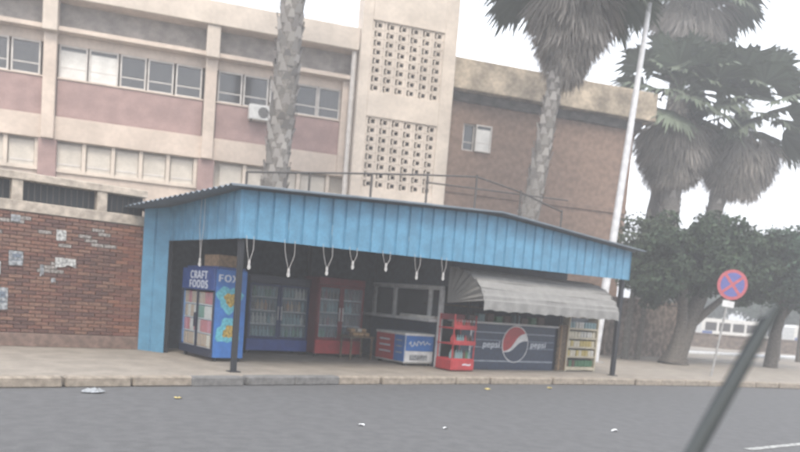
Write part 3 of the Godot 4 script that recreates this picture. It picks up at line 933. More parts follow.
	var brow := [["bottom", 0.4, ["pack_teal", "pack_teal", "pack_green"]], ["second", 0.72, ["pack_teal", "pack_white", "pack_teal"]], ["third", 1.04, ["pack_brown", "pack_orange", "pack_tan", "pack_teal"]], ["top", 1.36, ["pack_teal", "pack_green", "pack_white"]]]
	for r in brow:
		shelf_goods("drink_bottle", "drink bottle on the %s shelf of the blue double door fridge" % r[0], "bottle", "bottles in the blue fridge, %s shelf" % r[0], bot, Vector3(2.13, PAV + r[1] + 0.001, -3.87), Vector3(0.102, 0, 0), 15, r[2])
	# ---- red double-door fridge
	var rf := thing("drinks_fridge", "dark red double door glass fridge beside the blue one", "fridge", Vector3(4.33, PAV, -3.35))
	w = 1.36
	cabinet(rf, w, 1.95, 0.66, "cherry", "shelf_inside")
	bb(rf, "header_panel", Vector3(-w / 2, 1.77, 0.002), Vector3(w / 2, 1.95, 0.05), paint("cherry"))
	bb(rf, "bottom_panel", Vector3(-w / 2, 0.08, 0.002), Vector3(w / 2, 0.42, 0.05), paint("red"))
	for y in [0.46, 0.78, 1.1, 1.42]:
		bb(rf, "shelf", Vector3(-w / 2 + 0.05, y - 0.02, -0.6), Vector3(w / 2 - 0.05, y, -0.03), paint("aluminium"), 0.003)
	glass_doors(rf, w, 0.43, 1.76, 2, "cherry")
	for r in [["bottom", 0.46, ["pack_brown", "pack_brown", "pack_green"]], ["second", 0.78, ["pack_brown", "pack_brown", "cherry"]], ["third", 1.1, ["pack_brown", "pack_teal", "pack_brown"]], ["top", 1.42, ["pack_brown", "cherry", "pack_brown"]]]:
		shelf_goods("drink_bottle", "drink bottle on the %s shelf of the red fridge" % r[0], "bottle", "bottles in the red fridge, %s shelf" % r[0], bot, Vector3(3.75, PAV + r[1] + 0.001, -3.47), Vector3(0.105, 0, 0), 12, r[2])
	# ---- chest freezer set at an angle in front of the booth
	var fz := thing("chest_freezer", "ice cream chest freezer with red and blue long side and white end", "freezer", Vector3(5.08, PAV, -1.5), deg_to_rad(-37.0))
	fz.position = Vector3(5.5, PAV, -2.15)
	fz.rotation.y = deg_to_rad(-2.0)
	# long side faces the fridges (-x), short end faces the street (+z)
	bb(fz, "body", Vector3(-0.42, 0.06, -0.62), Vector3(0.42, 0.72, 0.62), paint("appliance_white"), 0.02)
	bb(fz, "red_panel", Vector3(-0.435, 0.1, -0.6), Vector3(-0.422, 0.72, 0.18), paint("red"), 0.002)
	bb(fz, "blue_panel", Vector3(-0.436, 0.1, 0.184), Vector3(-0.422, 0.72, 0.61), paint("craft_side"), 0.002)
	bb(fz, "end_panel", Vector3(-0.41, 0.36, 0.622), Vector3(0.41, 0.72, 0.635), paint("craft_side"), 0.002)
	bb(fz, "vent_plate", Vector3(-0.41, 0.1, 0.622), Vector3(0.41, 0.35, 0.632), paint("white"), 0.002)
	bb(fz, "vent", Vector3(-0.28, 0.14, 0.633), Vector3(0.24, 0.27, 0.64), paint("paper_grey"), 0.002)
	for y in [0.27, 0.42, 0.56]:
		bb(fz, "printed_line", Vector3(-0.439, y, -0.45), Vector3(-0.436, y + 0.04, 0.1 - 0.2 * y), paint("letter_white"), 0.0)
		bb(fz, "printed_line", Vector3(-0.440, y + 0.02, 0.26), Vector3(-0.437, y + 0.05, 0.55 - 0.1 * y), paint("line_white"), 0.0)
	# a looping white script stroke across the blue end
	var scr := Shape.new()
	var sp2 := []
	for k in 40:
		var t := k / 39.0
		sp2.append(Vector3(-0.32 + 0.62 * t + 0.02 * sin(t * 40.0), 0.52 + 0.06 * sin(t * 31.0) * (1.0 - 0.4 * t) + 0.05 * t, 0.637))
	var rd := []
	for k in 40:
		rd.append(0.014)
	scr.tube(sp2, rd, 4)
	part("script_lettering", scr.mesh(), paint("letter_white"), fz)
	bb(fz, "rim", Vector3(-0.44, 0.72, -0.64), Vector3(0.44, 0.78, 0.64), paint("appliance_white"), 0.015)
	var lid := bb(fz, "sliding_lid", Vector3(-0.38, 0.782, -0.6), Vector3(0.38, 0.795, 0.05), paint("fridge_glass"), 0.0)
	bb(fz, "sliding_lid", Vector3(-0.38, 0.798, -0.02), Vector3(0.38, 0.811, 0.6), paint("fridge_glass"), 0.0)
	lid.set_meta("label", "rear sliding glass lid")
	for sx in [-0.34, 0.34]:
		for sz in [-0.52, 0.52]:
			bx(fz, "foot", Vector3(sx, 0.03, sz), Vector3(0.08, 0.06, 0.08), paint("rubber"))
	# loose goods and a stool-like box left of the freezer
	var heap := Shape.new()
	for k in 9:
		heap.box(Vector3(rng.randf_range(-0.26, 0.26), 0.62 + rng.randf_range(0, 0.16), rng.randf_range(-0.2, 0.2)), Vector3(0.2, 0.09, 0.16), 0.015, Basis(Vector3(0.3, 1, 0.2).normalized(), rng.randf_range(-1, 1)))
	var cr := thing("goods_table", "small dark table heaped with tan bags, between red fridge and freezer", "table", Vector3(4.62, PAV, -2.95))
	bx(cr, "tabletop", Vector3(0, 0.56, 0), Vector3(0.7, 0.04, 0.55), paint("wood"))
	for sx in [-0.3, 0.3]:
		for sz in [-0.22, 0.22]:
			bx(cr, "leg", Vector3(sx, 0.27, sz), Vector3(0.045, 0.54, 0.045), paint("wood"))
	for k in 6:
		var o := bx(self, "bread_bag", Vector3(4.4 + 0.155 * (k % 3) + 0.03, PAV + 0.627 + 0.092 * (k / 3), -2.82 - 0.12 * (k / 3)), Vector3(0.14, 0.09, 0.3), paint("pack_tan" if k != 4 else "pack_white"), 0.03, Basis(Vector3.UP, rng.randf_range(-0.2, 0.2)))
		o.name = numbered("bread_bag")
		tag(o, ["tan bag in the heap's lower layer, leftmost", "tan bag in the heap's lower layer, middle", "tan bag in the heap's lower layer, rightmost", "tan bag on top of the table heap, left of the white bag", "white bag on top of the heap on the small table", "tan bag on top of the table heap, right of the white bag"][k], "bag", "bags heaped on the small table")

# ---------------------------------------------------------------- the sales booth with its counter, awning and racks
func booth() -> void:
	var b := thing("sales_booth", "sales booth with white framed windows and navy counter front bearing the round logo", "booth", Vector3(0, PAV, 0))
	b.set_meta("label", "sales booth with white framed side windows, navy counter front and round emblem")
	var x0 := 5.95
	var x1 := 9.9
	var zf := -1.0
	var zs := -1.4
	var zb := -4.3
	# side towards the fridges: low wall, white frame, panes
	bb(b, "side_wall", Vector3(x0, 0, zb), Vector3(x0 + 0.06, 1.08, zs - 0.05), paint("navy"), 0.004)
	bb(b, "side_sill", Vector3(x0 - 0.3, 1.08, zb), Vector3(x0 + 0.08, 1.15, zs - 0.06), paint("white"), 0.008)
	bb(b, "head_rail", Vector3(x0 - 0.02, 1.86, zb), Vector3(x0 + 0.07, 1.96, zs), paint("white"), 0.006)
	bb(b, "corner_post", Vector3(x0 - 0.05, 0, zs - 0.06), Vector3(x0 + 0.05, 1.86, zs + 0.04), paint("white"), 0.006)
	for z in [-4.2, -3.3, -1.86]:
		bb(b, "mullion", Vector3(x0 - 0.01, 1.15, z - 0.06), Vector3(x0 + 0.06, 1.86, z + 0.06), paint("white"), 0.006)
	for zz in [[-4.14, -3.36], [-3.24, -1.92], [-1.8, -1.46]]:
		bb(b, "window_pane", Vector3(x0 + 0.02, 1.16, zz[0]), Vector3(x0 + 0.026, 1.85, zz[1]), paint("glass"), 0.0)
	# shell
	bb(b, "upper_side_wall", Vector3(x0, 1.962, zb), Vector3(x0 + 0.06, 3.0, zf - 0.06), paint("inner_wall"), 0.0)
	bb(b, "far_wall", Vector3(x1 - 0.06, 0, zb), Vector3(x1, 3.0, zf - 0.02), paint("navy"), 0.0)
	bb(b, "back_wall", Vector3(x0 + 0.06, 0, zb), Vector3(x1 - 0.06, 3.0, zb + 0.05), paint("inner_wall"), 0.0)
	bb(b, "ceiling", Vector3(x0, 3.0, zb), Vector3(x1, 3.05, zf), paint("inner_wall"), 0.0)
	bb(b, "front_header", Vector3(x0, 1.97, zf - 0.06), Vector3(x1, 3.0, zf), paint("navy"), 0.004)
	for x in [6.5, 8.2, 9.84]:
		bb(b, "front_post", Vector3(x - 0.03, 1.18, zf - 0.06), Vector3(x + 0.03, 1.97, zf - 0.005), paint("dark_post"), 0.004)
	# stock shelf inside, dim behind the opening
	bb(b, "inside_shelf", Vector3(6.2, 1.0, -2.4), Vector3(9.7, 1.04, -2.1), paint("wood"), 0.004)
	bb(b, "inside_shelf", Vector3(6.2, 1.5, -2.4), Vector3(9.7, 1.54, -2.1), paint("wood"), 0.004)
	# counter front
	var ca := 6.62
	var cb := 9.66
	bb(b, "counter_front", Vector3(x0 + 0.3, 0.0, zf - 0.06), Vector3(cb, 1.14, zf), paint("navy"), 0.006)
	bb(b, "counter_top", Vector3(x0 + 0.3, 1.14, zf - 0.5), Vector3(cb + 0.05, 1.185, zf + 0.06), paint("aluminium"), 0.008)
	for a in [[0.93, 0.022], [0.56, 0.016], [0.22, 0.035], [0.74, 0.012]]:
		bb(b, "stripe", Vector3(ca, a[0] - a[1] / 2, zf + 0.001), Vector3(cb - 0.03, a[0] + a[1] / 2, zf + 0.006), paint("line_white"), 0.0)
	bb(b, "edge_trim", Vector3(ca - 0.03, 0.2, zf + 0.001), Vector3(ca + 0.01, 1.0, zf + 0.012), paint("white"), 0.0)
	# the round emblem: white disc, red cap, blue bowl, white wave between
	var c := Vector3(8.16, 0.66, zf + 0.008)
	var rr := 0.47
	part("emblem_disc", disc(rr, 0.004), paint("white"), b, c)
	var cap := PackedVector2Array()
	var bowl := PackedVector2Array()
	var ri := rr - 0.025
	var n := 28
	for k in n + 1:       # red: upper arc, closed by the wave's upper edge
		var t := deg_to_rad(lerpf(40.0, 205.0, k / float(n)))
		cap.append(Vector2(cos(t), sin(t)) * ri)
	for k in range(1, n):
		var t := k / float(n)
		var p := cap[n].lerp(cap[0], t)
		cap.append(p + Vector2(-0.45, 0.9) * 0.05 * sin(t * TAU) * -1.0)
	for k in n + 1:
		var t := deg_to_rad(lerpf(-152.0, 12.0, k / float(n)))
		bowl.append(Vector2(cos(t), sin(t)) * ri)
	for k in range(1, n):
		var t := k / float(n)
		var p := bowl[n].lerp(bowl[0], t)
		bowl.append(p + Vector2(-0.45, 0.9) * 0.05 * sin(t * TAU))
	var s1 := Shape.new()
	s1.prism(cap, 0.004, 0.007)
	part("emblem_red", s1.mesh(), paint("red"), b, c)
	var s2 := Shape.new()
	s2.prism(bowl, 0.004, 0.007)
	part("emblem_blue", s2.mesh(), paint("navy"), b, c)
	lettering("lettering", "pepsi", 0.14, paint("letter_white"), b, Vector3(7.33, 0.63, zf + 0.004), Basis.IDENTITY, 1.2, true, 0.1)
	lettering("lettering", "pepsi", 0.14, paint("letter_white"), b, Vector3(9.02, 0.66, zf + 0.004), Basis.IDENTITY, 1.2, true, 0.1)
	# rolled papers and tins on the counter
	for k in 9:
		var o := bx(self, "counter_box", Vector3(6.75 + 0.31 * k, PAV + 1.185 + 0.075, -1.22), Vector3(0.22, 0.15 + 0.03 * (k % 3), 0.16), paint(["pack_brown", "pack_teal", "pack_brown", "pack_green"][k % 4]), 0.01, Basis(Vector3.UP, 0.1 * sin(k * 3.0)))
		o.position.y = PAV + 1.186 + (0.15 + 0.03 * (k % 3)) / 2
		o.name = numbered("counter_box")
		tag(o, "small carton on the booth counter, %s from the left" % NTH[k], "carton", "cartons along the booth counter")
	for a in [[-1.72, 0.02, 0.25, "white newspaper spread on the booth's side sill, nearest the corner post"], [-2.45, -0.015, -0.2, "white newspaper on the booth's side sill, farther from the corner post"]]:
		var np := thing("newspaper", a[3], "newspaper", Vector3(5.8, PAV + 1.151, a[0]), a[2], "newspapers on the booth sill")
		for k in 3:
			bx(np, "folded_sheet", Vector3(0.01 * k - 0.02, 0.012 + 0.022 * k, 0.015 * k), Vector3(0.26, 0.02, 0.5), paint("window_board"), 0.004, Basis(Vector3.UP, 0.06 * k))
	awning()
	drinks_rack()
	snack_rack()
	var wb := thing("plywood_board", "brown plywood board standing between the navy counter and snack rack", "board", Vector3(9.92, PAV, -0.98))
	bx(wb, "sheet", Vector3(0, 0.62, 0.02), Vector3(0.42, 1.24, 0.03), paint("wood"), 0.004)
	bx(wb, "batten", Vector3(-0.12, 0.62, 0.05), Vector3(0.06, 1.2, 0.03), paint("cardboard"), 0.004)
	bx(wb, "batten", Vector3(0.14, 0.62, 0.05), Vector3(0.05, 1.2, 0.03), paint("cardboard"), 0.004)

func disc(r: float, t: float, n := 36) -> ArrayMesh:
	var o := PackedVector2Array()
	for k in n:
		o.append(Vector2(cos(TAU * k / n), sin(TAU * k / n)) * r)
	var s := Shape.new()
	s.prism(o, 0, t)
	return s.mesh()

func awning() -> void:
	var a := thing("awning", "grey folding canvas awning with scalloped valance over the booth counter", "awning", Vector3(0, 0, 0))
	var x0 := 5.75
	var x1 := 10.55
	var prof := [[-0.98, 2.56], [-0.72, 2.545], [-0.46, 2.49], [-0.22, 2.39], [-0.02, 2.26], [0.14, 2.1], [0.24, 1.93], [0.28, 1.82]]
	# canvas between hoops, sagging a little between them
	var n := 40
	for j in prof.size() - 1:
		var s := Shape.new()
		for i in n:
			for f in [0.0, 0.5]:
				var t0: float = f
				var t1: float = f + 0.5
				var q := []
				for t in [t0, t1]:
					for e in [i, i + 1]:
						var u: float = e / float(n)
						var sag := -0.016 * sin(PI * t) * (1.0 + 0.5 * sin(u * 17.0 + j))
						q.append(Vector3(lerpf(x0, x1, u), lerpf(prof[j][1], prof[j + 1][1], t) + sag + 0.008 * sin(u * 9.0 + j * 2.0), lerpf(prof[j][0], prof[j + 1][0], t) + sag * 0.6))
				s.quad(q[0], q[1], q[3], q[2], Vector3(0, 1, 0.7))
				var dn := Vector3(0, -0.004, -0.004)
				s.quad(q[0] + dn, q[1] + dn, q[3] + dn, q[2] + dn, Vector3(0, -1, -0.7))
		part("canvas_panel", s.mesh(), paint("awning"), a)
	for j in range(1, prof.size()):
		bar3(a, "hoop_bar", Vector3(x0, prof[j][1] - 0.015, prof[j][0] - 0.01), Vector3(x1, prof[j][1] - 0.015, prof[j][0] - 0.01), 0.011, "galvanised")
	# pleated fans closing both ends
	for e in [[x0, -1.0], [x1, 1.0]]:
		var s := Shape.new()
		var piv := Vector3(e[0], 1.72, -0.98)
		for j in prof.size() - 1:
			var p := Vector3(e[0], prof[j][1], prof[j][0])
			var q := Vector3(e[0], prof[j + 1][1], prof[j + 1][0])
			var m := (p + q) / 2.0 + Vector3(-0.07 * e[1], 0, 0)
			s.flat(piv, p, m, Vector3(e[1], 0.3, 0))
			s.flat(piv, m, q, Vector3(e[1], 0.3, 0))
		part("end_fan", s.mesh(), paint("awning"), a)
	# valance with a scalloped hem
	var v := Shape.new()
	var k := 0
	var m2 := 72
	for i in m2:
		var u0: float = lerpf(x0, x1, i / float(m2))
		var u1: float = lerpf(x0, x1, (i + 1) / float(m2))
		var h0 := 1.60 + 0.025 * absf(sin(i * PI / 6.0)) + 0.008 * sin(i * 0.4)
		var h1 := 1.60 + 0.025 * absf(sin((i + 1) * PI / 6.0)) + 0.008 * sin((i + 1) * 0.4)
		var z0 := 0.285 + 0.012 * sin(i * 0.9)
		var z1 := 0.285 + 0.012 * sin((i + 1) * 0.9)
		v.quad(Vector3(u0, h0, z0), Vector3(u1, h1, z1), Vector3(u1, 1.83, 0.285), Vector3(u0, 1.83, 0.285), Vector3.BACK)
		v.quad(Vector3(u0, h0, z0 - 0.004), Vector3(u1, h1, z1 - 0.004), Vector3(u1, 1.83, 0.281), Vector3(u0, 1.83, 0.281), Vector3.FORWARD)
		k += 1
	part("valance", v.mesh(), paint("awning"), a)
	for xx in [x0 + 0.02, x1 - 0.02]:
		bar3(a, "arm", Vector3(xx, 1.72, -0.96), Vector3(xx, 1.84, 0.26), 0.014, "galvanised")

func drinks_rack() -> void:
	var r := thing("drinks_rack", "red wire display rack with red trays of drinks, under the awning's near end", "rack", Vector3(5.95, PAV, -0.75))
	var bot := bottle_mesh(0.035, 0.2)
	bb(r, "base_tray", Vector3(-0.36, 0.02, -0.3), Vector3(0.36, 0.3, 0.3), paint("red"), 0.03)
	lettering("lettering", "~", 0.2, paint("letter_white"), r, Vector3(0.1, 0.16, 0.302), Basis.IDENTITY, 2.0)
	for sx in [-0.33, 0.33]:
		for sz in [-0.26, 0.26]:
			bb(r, "upright", Vector3(sx - 0.012, 0.3, sz - 0.012), Vector3(sx + 0.012, 1.32, sz + 0.012), paint("red"), 0.002)
	for y in [0.62, 0.98]:
		bb(r, "tray", Vector3(-0.35, y, -0.29), Vector3(0.35, y + 0.03, 0.29), paint("red"), 0.004)
		bb(r, "tray_lip", Vector3(-0.35, y + 0.03, 0.27), Vector3(0.35, y + 0.1, 0.29), paint("red"), 0.004)
	bb(r, "top_board", Vector3(-0.3, 1.18, -0.28), Vector3(0.42, 1.32, -0.24), paint("cherry"), 0.006)
	for a in [["base", 0.3, ["pack_green", "pack_brown", "pack_teal"]], ["middle", 0.65, ["pack_brown", "pack_red", "pack_teal"]], ["upper", 1.01, ["pack_red", "pack_brown", "pack_red"]]]:
		shelf_goods("soda_bottle", "soda bottle on the %s tray of the red display rack" % a[0], "bottle", "bottles on the red rack, %s tray" % a[0], bot, Vector3(5.66, PAV + a[1] + 0.001, -0.59), Vector3(0.082, 0, 0), 8, a[2])

func snack_rack() -> void:
	var r := thing("snack_rack", "cream metal snack rack with five tiers of packets beside the dark post", "rack", Vector3(10.68, PAV, -0.9))
	var w := 1.2
	for sx in [-1, 1]:
		bb(r, "side_frame", Vector3(sx * w / 2 - 0.03, 0, -0.36), Vector3(sx * w / 2 + 0.03, 1.5, 0.0), paint("rack_cream"), 0.006)
	bb(r, "back_board", Vector3(-w / 2 + 0.03, 0.05, -0.36), Vector3(w / 2 - 0.03, 1.45, -0.34), paint("shelf_inside"), 0.0)
	bb(r, "kick_board", Vector3(-w / 2 + 0.03, 0.03, -0.03), Vector3(w / 2 - 0.03, 0.11, -0.004), paint("rack_cream"), 0.004)
	var bag := Shape.new()
	bag.box(Vector3(0, 0.09, 0), Vector3(0.118, 0.18, 0.06), 0.02)
	var bm := bag.mesh()
	var tiers := [["lowest", 0.12], ["second", 0.4], ["third", 0.66], ["fourth", 0.91], ["top", 1.16]]
	for t in tiers:
		bb(r, "shelf", Vector3(-w / 2 + 0.03, t[1] - 0.025, -0.34), Vector3(w / 2 - 0.03, t[1], -0.03), paint("rack_cream"), 0.003)
		if t[0] != "lowest":
			bb(r, "price_strip", Vector3(-w / 2 + 0.03, t[1] - 0.03, -0.03), Vector3(w / 2 - 0.03, t[1] + 0.02, -0.015), paint("rack_cream"), 0.003)
		var keys := ["pack_cream", "pack_cream", "pack_yellow", "pack_white"]
		if t[0] == "lowest":
			keys = ["pack_green", "pack_brown", "pack_green"]
		if t[0] == "top":
			keys = ["pack_teal", "pack_cream", "pack_white"]
		shelf_goods("snack_packet", "snack packet on the %s tier of the cream rack" % t[0], "packet", "packets on the cream rack, %s tier" % t[0], bm, Vector3(10.68 - 0.5, PAV + t[1] + 0.001, -0.97), Vector3(0.125, 0, 0), 9, keys)

# ---------------------------------------------------------------- sign, lamp post, vehicles, litter
func street_things() -> void:
	var face := deg_to_rad(-38.0)
	var s := thing("no_stopping_sign", "round blue and red no stopping sign on a thin grey pole", "sign", Vector3(15.9, PAV, -0.1), face)
	var lean := Basis(Vector3(0, 0, 1), -0.1)
	var pl := Shape.new()
	pl.tube([Vector3.ZERO, Vector3(0.29, 2.75, 0)], [0.035, 0.032], 10)
	part("pole", pl.mesh(), paint("galvanised"), s)
	var c := Vector3(0.3, 2.83, 0.045)
	part("plate", disc(0.46, 0.012), paint("sign_red"), s, c, lean)
	part("blue_field", disc(0.365, 0.004), paint("sign_blue"), s, c + Vector3(0, 0, 0.012), lean)
	for a in [-1, 1]:
		bx(s, "red_bar", c + Vector3(0, 0, 0.019), Vector3(0.74, 0.085, 0.004 + 0.002 * (a + 1)), paint("sign_red"), 0.0, lean * Basis(Vector3(0, 0, 1), a * PI / 4))
	bx(s, "small_plate", Vector3(0.245, 2.24, 0.045), Vector3(0.36, 0.19, 0.01), paint("white"), 0.002, lean)
	bx(s, "clamp", Vector3(0.24, 2.24, 0.03), Vector3(0.1, 0.05, 0.03), paint("galvanised"))
	# white lamp post behind the kiosk's far end
	var l := thing("street_lamp", "tall white painted lamp post rising behind the kiosk's far end", "lamp post", Vector3(15.0, PAV, -3.9))
	var lp := Shape.new()
	lp.tube([Vector3(0, 0, 0), Vector3(0.06, 0.6, 0), Vector3(0.42, 4.0, -0.05), Vector3(1.3, 12.2, -0.25)], [0.17, 0.15, 0.13, 0.085], 12)
	part("pole", lp.mesh(), paint("lamp_white"), l)
	var la := Shape.new()
	la.tube([Vector3(1.3, 12.15, -0.25), Vector3(1.4, 12.9, 0.4), Vector3(1.55, 13.2, 1.6)], [0.06, 0.05, 0.045], 8)
	part("arm", la.mesh(), paint("lamp_white"), l)
	bx(l, "lamp_head", Vector3(1.6, 13.22, 1.95), Vector3(0.28, 0.14, 0.8), paint("galvanised"), 0.05)
	bx(l, "base_plate", Vector3(0, 0.015, 0), Vector3(0.5, 0.03, 0.5), paint("galvanised"))
	# plain wall carrying on behind the ficus
	var fw := thing("garden_wall", "low dark rendered wall in the shade behind the ficus trunks", "wall", Vector3(20.0, PAV, -7.2))
	bb(fw, "wall_body", Vector3(-8.4, 0, -0.15), Vector3(5.5, 2.3, 0.1), paint("low_wall"), 0.01)
	bb(fw, "coping", Vector3(-8.45, 2.3, -0.2), Vector3(5.55, 2.42, 0.15), paint("low_wall"), 0.02)
	for k in 6:
		bb(fw, "pilaster", Vector3(-8.0 + 2.5 * k, 0, 0.1), Vector3(-7.65 + 2.5 * k, 2.3, 0.18), paint("low_wall"), 0.01)
	# vehicles and a low wall far down the side street
	minibus(Vector3(52.4, 0, -20.3), "white minibus parked beyond the trees, behind the no stopping sign")
	minibus(Vector3(59.0, 0, -16.2), "white minibus at the picture's edge, half hidden by far trunks")
	var lw := thing("low_wall", "low brown wall far behind the no stopping sign, in front of the minibuses", "wall", Vector3(46, 0, -16.5), deg_to_rad(-37.0))
	bb(lw, "wall_body", Vector3(-9, 0, -0.15), Vector3(16, 1.05, 0.15), paint("low_wall"), 0.02)
	bb(lw, "coping", Vector3(-9, 1.05, -0.2), Vector3(16, 1.15, 0.2), paint("low_wall"), 0.02)
	var sl := setting("side_street_strip")
	bx(sl, "white_strip", Vector3(36, PAV + 0.07, -9.7), Vector3(15, 0.14, 0.6), paint("white"), 0.02, Basis(Vector3.UP, deg_to_rad(-4.0)))  # raised white strip across the far pavement
	# litter on the road
	crumple(Vector3(-2.85, 0, 1.52), 0.18, "paper_grey", "crumpled white paper lying on the road near the kerb, largest litter")
	crumple(Vector3(-1.87, 0, 2.17), 0.07, "pack_yellow", "small yellowish scrap on the road")
	crumple(Vector3(-0.35, 0, 4.64), 0.07, "white", "white scrap in the middle of the road")
	crumple(Vector3(0.72, 0, 5.07), 0.06, "white", "tiny white scrap beside the middle road scrap")
	crumple(Vector3(4.9, 0, 1.5), 0.1, "pack_yellow", "pale scrap on the road in front of the freezer")
	crumple(Vector3(6.9, 0, 1.4), 0.1, "pack_yellow", "yellow scrap on the road in front of the counter")
	crumple(Vector3(3.4, 0, 5.8), 0.07, "white", "lone pale scrap far out on the road")

func crumple(at: Vector3, r: float, key: String, label: String) -> void:
	var s := Shape.new()
	var ring := []
	var n := 9
	for k in n:
		var t := TAU * k / n
		var q := r * rng.randf_range(0.6, 1.1)
		ring.append(Vector3(cos(t) * q, rng.randf_range(0.008, 0.03), sin(t) * q * 0.6))
	var mid := []
	for k in n:
		mid.append(ring[k] * 0.5 + Vector3(0, r * rng.randf_range(0.1, 0.4), 0))
	for k in n:
		var j := (k + 1) % n
		s.flat(ring[k], ring[j], mid[j], Vector3.UP)
		s.flat(ring[k], mid[j], mid[k], Vector3.UP)
		s.flat(mid[k], mid[j], Vector3(0, r * 0.2, 0), Vector3.UP)
		s.flat(ring[k], ring[j], Vector3(0, 0.002, 0), Vector3.DOWN)
	var o := part("paper_litter", s.mesh(), paint(key), self, at)
	tag(o, label, "litter", "litter on the road")

func minibus(at: Vector3, label: String) -> void:
	var m := thing("minibus", label, "minibus", at, deg_to_rad(-37.0), "parked white minibuses")
	var l := 5.4
	var o := PackedVector2Array([Vector2(-l / 2, 0.45), Vector2(l / 2, 0.45), Vector2(l / 2, 1.2), Vector2(l / 2 - 0.25, 1.35), Vector2(l / 2 - 0.7, 2.05), Vector2(l / 2 - 1.0, 2.3), Vector2(-l / 2 + 0.15, 2.3), Vector2(-l / 2, 2.1)])
	var s := Shape.new()
	s.prism(o, -0.9, 0.9)
	part("body", s.mesh(), paint("bus_white"), m)
	bb(m, "lower_body", Vector3(-l / 2 + 0.02, 0.46, 0.9), Vector3(l / 2 - 0.02, 1.1, 0.915), paint("bus_beige"), 0.0)
	bb(m, "blue_flash", Vector3(-l / 2 + 0.1, 1.0, 0.916), Vector3(-l / 2 + 0.9, 1.3, 0.922), paint("bus_blue"), 0.0)
	for k in 4:
		bb(m, "window", Vector3(-l / 2 + 0.3 + k * 1.1, 1.35, 0.9), Vector3(-l / 2 + 1.2 + k * 1.1, 2.0, 0.915), paint("unlit_inside"), 0.0)
	for x in [-1.7, 1.7]:
		var w := Shape.new()
		w.tube([Vector3(0, 0, -0.12), Vector3(0, 0, 0.12)], [0.34, 0.34], 16)
		var wh := part("wheel", w.mesh(), paint("tyre"), m, Vector3(x, 0.34, 0.82))
		part("rim", disc(0.18, 0.02), paint("galvanised"), wh, Vector3(0, 0, 0.12))
	bb(m, "headlight", Vector3(l / 2 - 0.01, 0.75, 0.5), Vector3(l / 2 + 0.03, 0.95, 0.82), paint("white"))
	bb(m, "bumper", Vector3(l / 2 - 0.02, 0.35, -0.85), Vector3(l / 2 + 0.1, 0.6, 0.85), paint("bus_beige"))

# ---------------------------------------------------------------- trees
func fan_leaf(s: Shape, base: Vector3, dir: Vector3, petiole: float, reach: float, leaflets: int, spread: float, droop: float, tint: Color, slim := 0.055) -> void:
	dir = dir.normalized()
	var side := dir.cross(Vector3.UP)
	if side.length() < 0.05:
		side = Vector3.RIGHT
	side = side.normalized()
	side = side.rotated(dir, rng.randf_range(-0.5, 0.5))
	var hub := base + dir * petiole + Vector3(0, -droop * petiole * 0.25, 0)
	s.tint = tint * 1.1
	var pw := side * 0.03
	s.flat(base - pw, base + pw, hub, side.cross(dir))
	for k in leaflets:
		var a := lerpf(-spread, spread, k / float(leaflets - 1)) + rng.randf_range(-0.04, 0.04)
		var d := (dir * cos(a) + side * sin(a)).normalized()
		var r := reach * (0.8 + 0.25 * cos(a)) * rng.randf_range(0.85, 1.05)
		var wv := d.cross(side.cross(dir)).normalized() * reach * slim
		var mid := hub + d * r * 0.6 + Vector3(0, -droop * r * 0.12, 0)
		var tip := hub + d * r * 0.92 + Vector3(0, -droop * r * rng.randf_range(0.35, 0.7), 0)
		var nn := side.cross(dir)
		s.tint = tint * rng.randf_range(0.75, 1.2)
		s.flat(hub, mid - wv, mid + wv, nn)
		s.flat(mid - wv, tip, mid + wv, nn)

